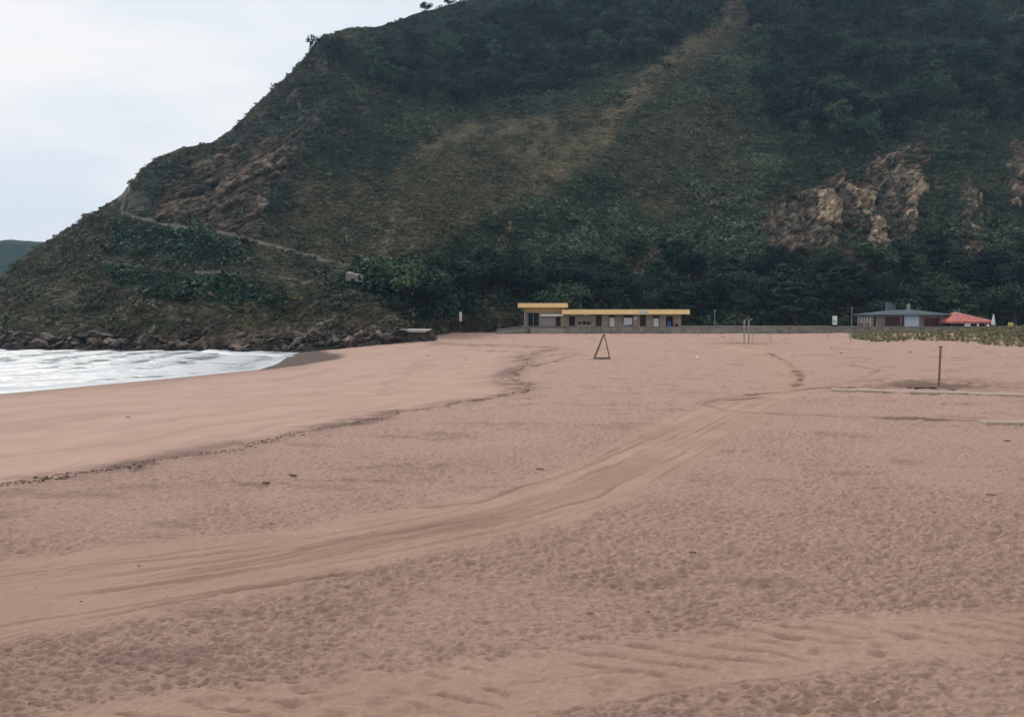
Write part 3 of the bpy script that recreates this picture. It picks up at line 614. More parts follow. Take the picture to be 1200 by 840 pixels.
# ------------------------------------------------------------------ trees
BARK = simple_mat('bark', (.10, .08, .06), (.05, .04, .03), .9, 4, .5, .1)
def tree_meshes(seed, kind):
    rng = np.random.default_rng(seed); C = []; Nn = []; Sz = []
    mb = MB(); hgt = 1.0
    if kind == 'round': lobes = [(rng.normal()*.25, rng.normal()*.25, rng.uniform(.42, .82), rng.uniform(.16, .27)) for _ in range(15)]
    elif kind == 'layer': lobes = [((.34-.28*(k_/14))*math.cos(k_*2.4), (.34-.28*(k_/14))*math.sin(k_*2.4), .28+.66*k_/14, rng.uniform(.14, .22)) for k_ in range(15)]
    else: lobes = [(rng.normal()*.13, rng.normal()*.13, rng.uniform(.3, .95), rng.uniform(.1, .19)) for _ in range(15)]
    mb.cyl((0, 0, -.08), (.01, 0, .45), .035, .02, 7); mb.cyl((.01, 0, .45), (0, .02, .85), .02, .006, 6)
    for (x, y, z, rr) in lobes:
        mb.cyl((.005, 0, max(.2, z-.25)), (x*.9, y*.9, z), .012, .004, 5)
        n = int(150); d = rng.normal(size=(n, 3)); d /= np.linalg.norm(d, axis=1)[:, None]; d[:, 2] = np.where(rng.uniform(size=n) < .7, np.abs(d[:, 2]), d[:, 2])
        fl = .5 if kind == 'layer' else .8
        lump = 1+.25*np.sin(d[:, 0]*6+x*30)*np.cos(d[:, 1]*5+y*20)
        c_ = d*(rr*rng.uniform(.6, 1.05, n)*lump)[:, None]*np.array([1, 1, fl])+np.array([x, y, z]); C.append(c_); Nn.append(d+rng.normal(size=(n, 3))*.38); Sz.append(rng.uniform(.5, 1, n)*.036)
    V, F = quads_mesh('crown', np.concatenate(C), np.concatenate(Nn), np.concatenate(Sz), rng)
    tm = bpy.data.meshes.new('trunk'); tm.from_pydata(mb.v, [], mb.f); tm.materials.append(BARK)
    return np_mesh('crown', V, F, False), tm
LEAF = {'dark': leaf_mat('dark leaves', (.005, .013, .012), (.026, .046, .036)), 'mid': leaf_mat('mid leaves', (.014, .036, .024), (.055, .095, .05)), 'light': leaf_mat('light leaves', (.05, .085, .045), (.06, .09, .05))}
TK = {}
for col in LEAF:
    for kd in ('round', 'layer', 'tall'):
        for v_ in range(2 if col != 'light' else 1):
            cm, tm = tree_meshes(hash_ := (sum(map(ord, col+kd))*7+v_), kd); cm.materials.append(LEAF[col]); TK[(col, kd, v_)] = (cm, tm)
def tree(loc, h, wd, key, label, group=None, name='tree', cat='tree'):
    cm, tm = TK[key]; loc = (loc[0], loc[1], loc[2]-.14*h)
    root = empty(name, loc, label, cat, group); root.rotation_euler[2] = random.uniform(0, 6.28); root.scale = (wd, wd, h)
    c1 = link('crown', cm, None, root); c2 = link('trunk', tm, None, root); return root
def head_pt(px, py):                                 # nearest grid point of the slope
    d = (H['PX']-px)**2+((H['PY']-py))**2; i = np.unravel_index(np.argmin(d), d.shape); return P[i]
# named trees that stand out behind the buildings
for (px, pb, ht, wpx_, key, lab) in (
    (665, 368, 62, 74, ('mid', 'round', 0), 'large round crowned tree rising behind the yellow roofed beach house'),
    (930, 380, 62, 92, ('mid', 'layer', 0), 'wide layered tree with drooping pale boughs left of the white notice board'),
    (1045, 372, 42, 76, ('mid', 'round', 1), 'low domed olive green tree right behind the grey roofed cafe'),
    (860, 378, 74, 66, ('mid', 'tall', 0), 'leafy bright green tree right of the end of the yellow roof'),
    (1120, 372, 56, 70, ('mid', 'layer', 1), 'broad dark tree behind the red roofed pavilion'),
    (1190, 378, 60, 72, ('mid', 'round', 0), 'bushy tree at the right edge behind the closed white parasol')):
    Yt = 171.; x = AX(px, Yt); tree((x, Yt, 1.3), ht*.171, wpx_*.171, key, lab)
def region(px, cuts):
    for c_, ph in cuts:
        if px < c_: return ph
FOOTR = [(620, 'left of the beach house'), (810, 'directly behind the beach house'), (1000, 'between the beach house and the cafe'), (1110, 'directly behind the grey roofed cafe'), (9999, 'behind and right of the red pavilion')]
TOPR = [(520, 'at its left end'), (680, 'in its middle part'), (9999, 'at its right end')]
RIGHTR = [(985, 'in the part nearest the brown spur'), (1100, 'straight above the big pale cliff'), (9999, 'by the right edge of the photo')]
SHORER = [(110, 'at the far left end of the shore'), (220, 'in the left middle of the shore'), (330, 'next to the last foam of the waves'), (400, 'beside the dark wet hollow in the sand'), (9999, 'beside the dry sand near the platform')]
tr_lab = {'foot': 'dark broadleaf tree at the foot of the hill', 'top': 'dark tree in the wood under the skyline', 'right': 'dark tree in the high right wood'}
rt = random.Random(5)
for i in range(74):                                   # belt along the foot
    px = 470+ (1270-470)*((i*0.618034) % 1); row = rt.random(); py = 372-row*58
    if px < 610: py = 335+rt.random()*(28 if px < 505 else 18)
    q_ = head_pt(px, py); Yt = q_[1]
    h = rt.uniform(6.0, 10.5); wd = rt.uniform(7.5, 12.5)
    tree((q_[0], q_[1]-.3, q_[2]-.4), h, wd, (rt.choice(['dark', 'dark', 'mid']), rt.choice(['round', 'layer', 'round', 'tall']), rt.randint(0, 1)), tr_lab['foot']+', '+region(px, FOOTR), 'trees along the foot of the hill '+region(px, FOOTR))
def in_poly(px, py, poly): return bool(pip(np.array([px]), np.array([py]), poly)[0])
for reg, poly, n, box in (('top', FOREST[0], 92, (395, 870, -18, 128)), ('right', FOREST[1], 108, (872, 1290, -18, 190))):
    k = 0; tries = 0; used = []
    while k < n and tries < 6000:
        tries += 1; px = rt.uniform(box[0], box[1]); py = rt.uniform(box[2], box[3])
        if not in_poly(px, py, poly): continue
        if px < 590 and py < float(np.interp(px, rx_[:, 0], rx_[:, 1]))+30: continue   # the crest itself is bare
        if min([((px-a)**2+(2*(py-b))**2) for a, b in used] or [1e9]) < 19**2: continue
        q_ = head_pt(px, py+8); used.append((px, py)); k += 1
        tree((q_[0], q_[1]-.3, q_[2]-.5), rt.uniform(8, 14), rt.uniform(8, 14.5), (rt.choice(['dark', 'dark', 'dark', 'mid']), rt.choice(['round', 'tall', 'round']), rt.randint(0, 1)), tr_lab[reg]+', '+region(px, TOPR if reg == 'top' else RIGHTR), ('trees in the wood under the skyline ' if reg == 'top' else 'trees in the high right wood ')+region(px, TOPR if reg == 'top' else RIGHTR))
for px, py, hpx, lab in ((498, 9, 13, 'small lone tree on the skyline left of the summit wood'), (525, 5, 10, 'smaller tree on the skyline just right of the lone skyline tree'), (895, 40, 38, 'isolated dark tree standing beside the top of the brown spur'), (934, 118, 34, 'isolated dark tree on the open slope right of the brown spur'), (288, 290, 14, 'round dark bush beside the bend of the hillside road'), (255, 225, 14, 'dark bush growing on the brown rock face at left')):
    q_ = head_pt(px, py); f_ = q_[1]/1000; tree((q_[0], q_[1]-.5, q_[2]-.3), hpx*f_, hpx*1.15*f_, ('dark', 'round', 0), lab, None, 'tree' if 'tree' in lab else 'bush', 'tree' if 'tree' in lab else 'bush')

# ------------------------------------------------------------------ boulders
def rock_mesh(seed, sub=2):
    import bmesh
    bm = bmesh.new(); bmesh.ops.create_icosphere(bm, subdivisions=sub, radius=1)
    co = np.array([v.co[:] for v in bm.verts]); rng = np.random.default_rng(seed)
    for _ in range(12):                                # planar cuts make facets
        n = rng.normal(size=3); n /= np.linalg.norm(n); d_ = rng.uniform(.25, .7); pr = co@n; m_ = pr > d_; co[m_] -= np.outer(pr[m_]-d_, n)*.95
    co += .05*rng.normal(size=co.shape); co[:, 2] *= .7
    for v, c in zip(bm.verts, co): v.co = c
    me = bpy.data.meshes.new('boulder'); bm.to_mesh(me); bm.free(); return me
def rock_mat(name, a, c, d):
    m, t, b = mat(name); g = nn(t, 'ShaderNodeNewGeometry'); n = nn(t, 'ShaderNodeTexNoise', Scale=1.6, Detail=9.0, Roughness=.7); t.links.new(g.outputs['Position'], n.inputs['Vector'])
    oi = nn(t, 'ShaderNodeObjectInfo'); c0 = ramp(t, n.outputs[0], [(.3, a), (.55, c), (.75, d)])
    c1 = mixc(t, 1.0, c0, ramp(t, oi.outputs['Random'], [(0, (.5,)*3), (.7, (1.0,)*3), (1, (1.9, 1.8, 1.7))]), 'MULTIPLY'); t.links.new(c1, b.inputs['Base Color'])
    b.inputs['Roughness'].default_value = .85; b.inputs['Specular IOR Level'].default_value = .25
    bp = nn(t, 'ShaderNodeBump', Strength=.8, Distance=.2); t.links.new(n.outputs[0], bp.inputs['Height']); t.links.new(bp.outputs[0], b.inputs['Normal']); return m
RM = [rock_mat('dark wet rock', (.02, .018, .018), (.055, .045, .04), (.11, .09, .08)), rock_mat('brown rock', (.035, .028, .024), (.13, .105, .085), (.30, .25, .20))]
RK = []
for i in range(10):
    me = rock_mesh(50+i); me.materials.append(RM[0 if i < 5 else 1]); RK.append(me)
def boulder(px, py, Y, wpx, hk, dark, label, group):
    f_ = Y/1000; p = at(px, py, Y); o = bpy.data.objects.new('boulder', RK[rt.randint(0, 4)+(0 if dark else 5)]); COL.objects.link(o)
    s_ = wpx*f_*.5; o.scale = (s_*rt.uniform(1.0, 1.9), s_*rt.uniform(.9, 1.5), s_*hk*rt.uniform(1.0, 1.6)); o.location = (p[0], p[1], p[2]); o.rotation_euler = (rt.uniform(-.6, .6), rt.uniform(-.6, .6), rt.uniform(0, 6.28))
    tag(o, label, 'boulder', group)
for i in range(190):                                  # waterline
    px = -40+(475+40)*((i*0.61803+.13) % 1); base = np.interp(px, [-40, 330, 400, 470], [408.5, 412, 407, 399]); up = rt.random()**1.3*20
    Y = float(np.interp(px, [-40, 330, 370, 400, 470], [125, 117, 113, 111, 112]))+up*.25
    dark = up < 5; boulder(px, base-up, Y, rt.uniform(5, 12)*rt.choice([1, 1, 1.3, 1.9])*(1 if up > 3 else 1.25), rt.uniform(.6, 1.0), dark,
            ('dark low boulder of the shore rubble, ' if dark else 'brown boulder higher in the shore rubble, ')+region(px, SHORER), ('dark boulders ' if dark else 'brown boulders ')+region(px, SHORER))
for i in range(60):                                   # pale ones scattered up the lower slope
    px = rt.uniform(0, 420); q_ = head_pt(px, rt.uniform(335, 390)); o = bpy.data.objects.new('boulder', RK[rt.randint(5, 9)]); COL.objects.link(o)
    s_ = rt.uniform(.3, 1.1)*rt.uniform(.6, 1.2); o.scale = (s_*1.2, s_, s_); o.location = (q_[0], q_[1]-.3, q_[2]+.1); o.rotation_euler = (rt.random(), rt.random(), rt.random()*6)
    tag(o, 'pale boulder lying in the brown grass of the lower headland slope', 'boulder', 'boulders scattered on the lower slope')
# rubble too small to tell apart
def rubble():
    V = []; F = []
    for i in range(2600):
        px = rt.uniform(-60, 480); base = np.interp(px, [-60, 330, 400, 480], [409, 413, 408, 399]); up = rt.random()**1.6*22
        Y = float(np.interp(px, [-60, 330, 370, 400, 480], [126, 117, 113.5, 111.5, 112.5]))+up*.4; p = at(px, base-up+1, Y); s_ = rt.uniform(.12, .5)
        k = len(V); ds = np.array([(1, 0, 0), (0, 1, 0), (-1, 0, 0), (0, -1, 0), (0, 0, .9), (0, 0, -.9)])*s_+RNG.normal(0, s_*.25, (6, 3)); V += list(p+ds)
        F += [(k+a, k+b_, k+c) for a, b_, c in ((0, 1, 4), (1, 2, 4), (2, 3, 4), (3, 0, 4), (1, 0, 5), (2, 1, 5), (3, 2, 5), (0, 3, 5))]
    return np_mesh('rubble', V, F, False)
tag(link('rubble', rubble(), RM[1]), 'loose broken stones filling the gaps between the shore boulders', 'rubble', kind='stuff')

# broken concrete platform at the end of the boulders
CONC = simple_mat('weathered concrete', (.24, .21, .185), (.10, .09, .078), .9, 2.2, .5); CONC2 = simple_mat('pale concrete', (.42, .39, .35), (.26, .24, .21), .9, 1.5, .3)
Yc = 114.; x0, x1 = AX(469, Yc), AX(509, Yc); zt = AZ(386, Yc); zb_ = AZ(401, Yc)
root = empty('concrete_platform', ((x0+x1)/2, Yc, zb_), 'low broken concrete platform with pale flat top at the right end of the boulders', 'platform')
mb = MB(); mb.hexa([(x0-.2, Yc-1, zb_), (x1+.1, Yc-1, zb_), (x1+.3, Yc+3, zb_), (x0, Yc+3, zb_)], [(x0+.15, Yc-.8, zt-.35), (x1-.55, Yc-.8, zt-.45), (x1-.5, Yc+3, zt-.3), (x0+.3, Yc+3, zt-.3)])
mb.build('base', RM[1], root, bevel=.2)
mb = MB(); mb.hexa([(x0-.05, Yc-1.1, zt-.34), (x1-.7, Yc-1.05, zt-.43), (x1-.6, Yc+3.2, zt-.28), (x0+.2, Yc+3.2, zt-.28)], [(x0, Yc-1.1, zt), (x1-.75, Yc-1.05, zt-.1), (x1-.6, Yc+3.2, zt+.02), (x0+.2, Yc+3.2, zt+.05)]); mb.build('top_slab', CONC2, root, bevel=.06)
for i, (px, py, w_) in enumerate(((466, 396, 11), (478, 399, 9), (488, 399, 10), (498, 398, 12), (508, 394, 13), (503, 389, 10))):
    boulder(px, py, Yc-1.6, w_, .8, i % 2, ('dark', 'brown')[i % 2 == 0]+' boulder leaning against the '+('left end', 'left front', 'front middle', 'right front', 'right end', 'upper right corner')[i]+' of the concrete platform', 'boulders against the concrete platform')

# ------------------------------------------------------------------ promenade, low wall
TZ = 1.55; YW = 146.
xl = AX(622, YW)
mb = MB(); mb.box(xl, 140, YW+.45, 178, -1, TZ-.02); tag(mb.build('promenade', simple_mat('promenade paving', (.30, .27, .24), (.22, .2, .18), .9, .8)), kind='structure')
STONE, t, b = mat('stone wall'); g = nn(t, 'ShaderNodeNewGeometry'); v = nn(t, 'ShaderNodeTexVoronoi', Scale=2.6); v2 = nn(t, 'ShaderNodeTexNoise', Scale=.7, Detail=6.0)
for n in (v, v2): t.links.new(g.outputs['Position'], n.inputs['Vector'])
c = ramp(t, v.outputs['Color'], [(0, (.12, .112, .105)), (.5, (.21, .19, .172)), (1, (.32, .295, .265))]); c = mixc(t, .5, c, ramp(t, v2.outputs[0], [(.35, (.08, .08, .075)), (.65, (.26, .235, .205))])); t.links.new(c, b.inputs['Base Color']); b.inputs['Roughness'].default_value = .9
bp = nn(t, 'ShaderNodeBump', Strength=.6, Distance=.08); t.links.new(v.outputs['Distance'], bp.inputs['Height']); t.links.new(bp.outputs[0], b.inputs['Normal'])
root = empty('low_stone_wall', (AX(616, YW), YW, .3), 'long low grey stone wall retaining the promenade behind the beach', 'wall')
xx = AX(665, YW); k = 0
while xx < 125:                                       # bays with slightly differing height, a pilaster and coping stones each
    ln = 5.0; top = TZ+.12+(.05 if k % 3 else 0); mb = MB(); mb.box(xx, xx+ln-.003, YW, YW+.45, -.4, top); mb.build('wall_bay', STONE, root)
    mb = MB(); mb.box(xx+.004, xx+ln-.03, YW-.06, YW+.5, top+.002, top+.13); mb.build('coping', CONC, root, bevel=.02)
    xx += ln; k += 1
# railing-like thin fence line on the far promenade? only the posts the photo shows

# ------------------------------------------------------------------ beach house with yellow roof slabs
YH = 150.; fx = lambda p: AX(p, YH); fz_ = lambda p: AZ(p, YH)
YEL = simple_mat('yellow painted fascia', (.92, .69, .32), (.82, .58, .26), .7, 1.2, .1); ROOFT = simple_mat('roof felt', (.16, .15, .14), None, .9, 1); 
WALLB, t, b = mat('beige rendered wall'); g = nn(t, 'ShaderNodeNewGeometry'); n = nn(t, 'ShaderNodeTexNoise', Scale=1.1, Detail=8.0, Roughness=.7); t.links.new(g.outputs['Position'], n.inputs['Vector'])
bt = nn(t, 'ShaderNodeTexBrick', Scale=1.0); bt.inputs['Color1'].default_value = (.36, .29, .235, 1); bt.inputs['Color2'].default_value = (.27, .215, .18, 1); bt.inputs['Mortar'].default_value = (.2, .17, .15, 1); bt.inputs['Brick Width'].default_value = .5; bt.inputs['Row Height'].default_value = .2; bt.inputs['Mortar Size'].default_value = .015
mpn = nn(t, 'ShaderNodeMapping'); mpn.inputs['Rotation'].default_value = (R(90), 0, 0); t.links.new(g.outputs['Position'], mpn.inputs[0]); t.links.new(mpn.outputs[0], bt.inputs['Vector'])
t.links.new(mixc(t, .45, bt.outputs[0], ramp(t, n.outputs[0], [(.35, (.17, .14, .12)), (.6, (.40, .32, .26))])), b.inputs['Base Color']); b.inputs['Roughness'].default_value = .9
OCH = simple_mat('ochre render', (.50, .36, .19), (.38, .27, .15), .85, 1.5, .15); WHITE = simple_mat('white paint', (.74, .74, .73), (.58, .58, .57), .6, 2, .05); BLACK = simple_mat('dark interior', (.012, .012, .014), (.008, .008, .01), .8, 2, 0)
DOOR = simple_mat('dark brown door', (.035, .022, .02), (.02, .013, .012), .6, 3, .1); SHUT = simple_mat('grey shutter', (.33, .30, .27), (.26, .235, .21), .7, 2, .1); REDB = simple_mat('dark red shutter', (.10, .022, .022), (.06, .014, .014), .6, 3, .1)
BLUE = simple_mat('blue cloth', (.06, .14, .34), (.04, .09, .22), .8, 3, .1); PALEB = simple_mat('pale blue door', (.52, .60, .72), (.45, .52, .63), .5, 1, .05); GREYM = simple_mat('grey metal', (.30, .31, .31), (.2, .2, .2), .5, 3, .05, .4)
def wall_open(mb, x0, x1, z0, z1, ya, yb, ops):
    xs = sorted(ops); cur = x0
    for a, b_, c, d in xs:
        if a > cur: mb.box(cur, a, ya, yb, z0, z1)
        if c > z0: mb.box(a, b_, ya, yb, z0, c)
        if d < z1: mb.box(a, b_, ya, yb, d, z1)
        cur = b_
    if cur < x1: mb.box(cur, x1, ya, yb, z0, z1)
zg = fz_(383)
bh = empty('beach_house', (fx(700), YH, zg), 'long flat roofed beach house with two yellow edged roof slabs at different heights', 'building')
# tall left block
zl = fz_(366); o1 = [(fx(618), fx(632), fz_(382), fz_(366.6)), (fx(651), fx(657), fz_(382.6), fz_(371.2))]
mb = MB(); wall_open(mb, fx(616.5), fx(662), zg, zl, YH, YH+.3, o1); mb.box(fx(616.5), fx(616.5)+.25, YH+.3, YH+8, zg, zl); mb.build('wall', WALLB, bh)
mb = MB(); mb.box(fx(616.5)+.003, fx(662), YH+.01, YH+8, zl+.002, fz_(361)); mb.build('upper_wall', OCH, bh)
mb = MB(); mb.box(fx(607), fx(665), YH-1.2, YH+8.5, fz_(360.6), fz_(355.6)); mb.build('roof_slab', YEL, bh, bevel=.04)
mb = MB(); mb.box(fx(607.5), fx(664.5), YH-1.1, YH+8.4, fz_(355.6)+.002, fz_(355.6)+.16); mb.build('roof', ROOFT, bh)
mb = MB(); mb.box(fx(633), fx(660), YH-.7, YH-.002, fz_(370.6), fz_(368.2)); mb.build('awning', WHITE, bh, bevel=.03)
mb = MB(); mb.box(fx(634), fx(649.5), YH-.05, YH-.003, fz_(381.5), fz_(371.5)); f = mb.build('shutter', SHUT, bh)
for i in range(6):
    za = fz_(381.3-i*1.62); mb = MB(); mb.box(fx(634.4), fx(649.1), YH-.08, YH-.052, za, za+.19); mb.build('slat', SHUT, f)
mb = MB(); mb.box(fx(618)+.002, fx(632)-.002, YH+.26, YH+.29, fz_(382)+.002, fz_(366.6)-.002); mb.build('window', BLACK, bh)
for i in range(3):
    xa = fx(618.6+i*6.3); mb = MB(); mb.box(xa, xa+.07, YH+.18, YH+.255, fz_(381.9), fz_(366.7)); mb.build('window_bar', GREYM, bh)
mb = MB(); mb.box(fx(651)+.002, fx(657)-.002, YH+.2, YH+.26, fz_(382.6)+.002, fz_(371.2)-.002); mb.build('door', DOOR, bh)
mb = MB(); mb.cyl((fx(615.2), YH-.9, zg-1.2), (fx(614.6), YH-.9, fz_(360.7)), .11, .10, 12); mb.build('column', CONC2, bh)
# long low block
zt2 = fz_(368.4)
ops = [(fx(667), fx(674), fz_(382), fz_(370.5)), (fx(677), fx(693), fz_(380.5), fz_(376.5)), (fx(698), fx(705.2), fz_(382.9), fz_(368.9)), (fx(713), fx(721), fz_(382.7), fz_(369.2)), (fx(729.5), fx(742), fz_(382.7), fz_(369.2)), (fx(750), fx(757.3), fz_(382.9), fz_(369.2)), (fx(765.5), fx(773), fz_(382.9), fz_(370)), (fx(780.5), fx(789), fz_(382.7), fz_(370.5))]
mb = MB(); wall_open(mb, fx(662)+.003, fx(798.5), zg, zt2, YH+.15, YH+.45, ops); mb.box(fx(798.5)-.3, fx(798.5), YH+.452, YH+7.5, zg, zt2); mb.box(fx(662)+.01, fx(798.5)-.32, YH+7.2, YH+7.5, zg, zt2); mb.build('wall', WALLB, bh)
mb = MB(); mb.box(fx(658), fx(806.5), YH-1.3, YH+8, zt2+.003, fz_(363)); mb.build('roof_slab', YEL, bh, bevel=.04)
mb = MB(); mb.box(fx(666), fx(806), YH-1.2, YH+7.9, fz_(363)+.002, fz_(363)+.13); mb.build('roof', ROOFT, bh)
for i, px in enumerate((698, 750)):
    mb = MB(); mb.box(fx(px)+.003, fx(px+7.25)-.003, YH+.36, YH+.42, fz_(382.9)+.002, zt2-.1); mb.build('door', DOOR, bh)
for px, wd_ in ((667, 7), (713, 8), (729.5, 12.5), (765.5, 7.5), (780.5, 8.5)):
    mb = MB(); mb.box(fx(px)+.003, fx(px+wd_)-.003, YH+.41, YH+.44, fz_(382.6)+.002, fz_(370.6)); mb.build('window', BLACK, bh)
for px, wd_, pt in ((713.6, 6.8, 372), (730.5, 10.6, 372.2), (766.3, 6, 373)):
    mb = MB(); mb.box(fx(px), fx(px+wd_), YH+.30, YH+.36, fz_(382.5), fz_(pt)); pn = mb.build('shutter', WHITE, bh)
mb = MB(); mb.hexa([(fx(730.6), YH+.27, fz_(382.5)), (fx(741), YH+.27, fz_(382.5)), (fx(741), YH+.295, fz_(382.5)), (fx(730.6), YH+.295, fz_(382.5))], [(fx(730.6), YH+.27, fz_(381.4)), (fx(740.6), YH+.27, fz_(380.2)), (fx(740.6), YH+.295, fz_(380.2)), (fx(730.6), YH+.295, fz_(381.4))]); mb.build('painted_panel', BLUE, bh, 'blue painted wave across the white shutter')
for px in (671, 686.3): 
    mb = MB(); mb.lathe((fx(px), YH+.03, fz_(370.2)), [(.1, 0), (.34, .05), (.36, .2), (.1, .3)], 12); mb.build('wall_lamp', WHITE, bh)
mb = MB(); mb.cyl((fx(744.5), YH+.02, fz_(373.2)), (fx(744.5), YH+.148, fz_(373.2)), .26, .26, 14); mb.build('round_sign', WHITE, bh)
mb = MB(); mb.box(fx(677)+.004, fx(693)-.004, YH+.38, YH+.42, fz_(380.4), fz_(376.6)); mb.build('window', BLACK, bh)
for i in range(4):
    xa = fx(678+i*4.4); mb = MB(); mb.box(xa, xa+.10, YH+.30, YH+.37, fz_(380.4), fz_(376.6)); mb.build('window_bar', SHUT, bh)
mb = MB(); mb.box(fx(747), fx(758), YH-1.325, YH-1.303, fz_(367.4), fz_(364.2)); mb.build('faded_sign', simple_mat('faded blue sign', (.42, .50, .62), (.5, .47, .40), .6, 4, 0), bh, 'faded blue patch of sign on the yellow roof edge')
for i in range(9):                                    # thin yellow props against the wall
    xa = fx(664.5+i*16.4); mb = MB(); mb.box(xa, xa+.16, YH+.06, YH+.147, zg+.002, zt2-.002); mb.build('pilaster', OCH if i > 6 else WALLB, bh)
for px in (682, 787): mb = MB(); mb.cyl((fx(px), YH+3, fz_(363)), (fx(px), YH+3, fz_(354 if px < 700 else 360)), .05, .04, 6); mb.build('mast', GREYM, bh)
# things left in the last opening
mb = MB(); zb2 = fz_(382.5); mb.hexa([(fx(781.5), YH-.3, zg+.01), (fx(786.5), YH-.3, zg+.01), (fx(786.5), YH+.1, zg+.01), (fx(781.5), YH+.1, zg+.01)], [(fx(782.6), YH-.2, fz_(376)), (fx(785.4), YH-.2, fz_(376.6)), (fx(785.4), YH, fz_(376.6)), (fx(782.6), YH, fz_(376))])
tag(mb.build('tarpaulin', BLUE, bevel=.05), 'blue cloth heap in front of the right end opening of the beach house', 'cloth')
mb = MB(); mb.lathe((fx(792.5), YH-.45, zg), [(.22, 0), (.28, .25), (.27, .55), (.2, .6)], 10); tag(mb.build('bucket', REDB), 'small dark red bin at the right end wall of the beach house', 'bin')
# terrace in front (stone plinth) and ramp
pl = empty('terrace', (fx(640), YH-2, .4), 'grey stone faced terrace under the left part of the beach house', 'terrace')
mb = MB(); mb.box(AX(616, 147.6), AX(664.9, 147.6), 147.6, 163, -.4, zg-.003); mb.build('stone_base', STONE, pl)
mb = MB(); mb.box(AX(664.9, 147.6)+.01, 60, 147.0, 163, .2, zg-.006); mb.build('paving', CONC, pl)
mb = MB(); mb.box(AX(616, 147.5)-.05, AX(664.9, 147.5)+.05, 147.45, 148.1, zg-.002, zg+.16); mb.build('coping', CONC, pl, bevel=.03)
for i, (px, ) in enumerate(((640,), (668,), (690,))):  # joints / buttress stones
    mb = MB(); mb.box(AX(px, 147.5), AX(px+1.5, 147.5), 147.35, 147.598, -.3, zg-.2); mb.build('buttress', STONE, pl, bevel=.03)
xr0, xr1 = AX(573, 146), AX(617.5, 147)
rp = empty('access_ramp', (xr1, 148, .4), 'sand swept concrete ramp climbing to the left end of the beach house', 'ramp')
mb = MB(); mb.hexa([(xr0, 145.6, -.2), (xr1-.1, 145.6, -.2), (xr1-.1, 149.5, -.2), (xr0, 149.5, -.2)], [(xr0, 145.6, .45), (xr1-.1, 145.6, zg-.45), (xr1-.1, 149.5, zg-.2), (xr0, 149.5, .75)]); mb.build('ramp_slab', CONC, rp, bevel=.05)
mb = MB(); mb.hexa([(xr0+1.2, 149.6, 0), (xr1-.1, 149.6, 0), (xr1-.1, 150.1, 0), (xr0+1.2, 150.1, 0)], [(xr0+1.2, 149.6, 1.25), (xr1-.1, 149.6, zg+.35), (xr1-.1, 150.1, zg+.35), (xr0+1.2, 150.1, 1.25)]); mb.build('parapet', STONE, rp)

# ------------------------------------------------------------------ cafe with pitched grey roof
YC = 156.; cx_ = lambda p: AX(p, YC); cz = lambda p: AZ(p, YC)
WALLG = simple_mat('grey beige wall', (.27, .23, .20), (.16, .135, .12), .9, 1.2, .2); SLATE = simple_mat('grey blue roof', (.10, .125, .14), (.06, .078, .088), .75, 1.0, .15)
zc0 = TZ-.02; cf = empty('cafe', (cx_(1056), YC, zc0), 'low cafe with shallow grey blue roof, dark red shutters and a pale blue door', 'building')
ops = [(cx_(1024), cx_(1026.5), cz(386), cz(371)), (cx_(1037), cx_(1055), cz(382), cz(371.5)), (cx_(1059.5), cx_(1077.5), cz(386.7), cz(369.5)), (cx_(1082.5), cx_(1101), cz(382.5), cz(372.5))]
XL = cx_(1021.5); mb = MB(); wall_open(mb, XL, cx_(1109), zc0, cz(369), YC, YC+.3, ops); mb.box(XL, XL+.3, YC+.302, YC+6.5, zc0, cz(369)); mb.box(cx_(1109)-.3, cx_(1109), YC+.302, YC+6.5, zc0, cz(369)); mb.build('wall', WALLG, cf)
ze = cz(369.6); zr = cz(363)+.02
mb = MB(); xa, xb, xc, xd = cx_(1018.5), cx_(1058), cx_(1078), cx_(1113)
ya, yb, ym = YC-1.0, YC+7.5, YC+3.4
mb.add([(xa, ya, ze), (xd, ya, ze), (xd, yb, ze), (xa, yb, ze), (xa, ya, ze+.2), (xd, ya, ze+.2), (xd, yb, ze+.2), (xa, yb, ze+.2), (xb, ym-.6, zr), (xc, ym-.6, zr), (xc, ym+.6, zr), (xb, ym+.6, zr)],
       [(0, 3, 2, 1), (0, 1, 5, 4), (1, 2, 6, 5), (2, 3, 7, 6), (3, 0, 4, 7), (4, 5, 9, 8), (5, 6, 10, 9), (6, 7, 11, 10), (7, 4, 8, 11), (8, 9, 10, 11)]); rf = mb.build('roof', SLATE, cf)
mb = MB(); mb.box(cx_(1051), cx_(1056.5), YC+4, YC+5, zr-.6, cz(354)); mb.build('chimney', SLATE, rf)
mb = MB(); mb.box(cx_(1055.6), cx_(1064), YC+5.2, YC+6.6, zr-.3, cz(356.5)); mb.build('roof_box', SLATE, rf)
mb = MB(); mb.cyl((cx_(1079), YC+5, zr-.5), (cx_(1079), YC+5, cz(355.5)), .35, .3, 10); mb.build('vent_pipe', GREYM, rf)
for a, b_, c, d in (ops[1], ops[3]):
    mb = MB(); mb.box(a+.003, b_-.003, YC+.14, YC+.2, c+.003, d-.003); s_ = mb.build('shutter', REDB, cf)
    for i in range(8):
        z_ = c+.08+i*(d-c-.1)/8; mb = MB(); mb.box(a+.08, b_-.08, YC+.105, YC+.138, z_, z_+.11); mb.build('slat', REDB, s_)
    mb = MB(); mb.box(a-.1, b_+.1, YC-.16, YC-.003, c-.14, c-.01); mb.build('sill', WALLG, cf)
a, b_, c, d = ops[2]; mb = MB(); mb.box(a+.003, b_-.003, YC+.12, YC+.2, zc0+.01, d-.003); dr = mb.build('door', PALEB, cf)
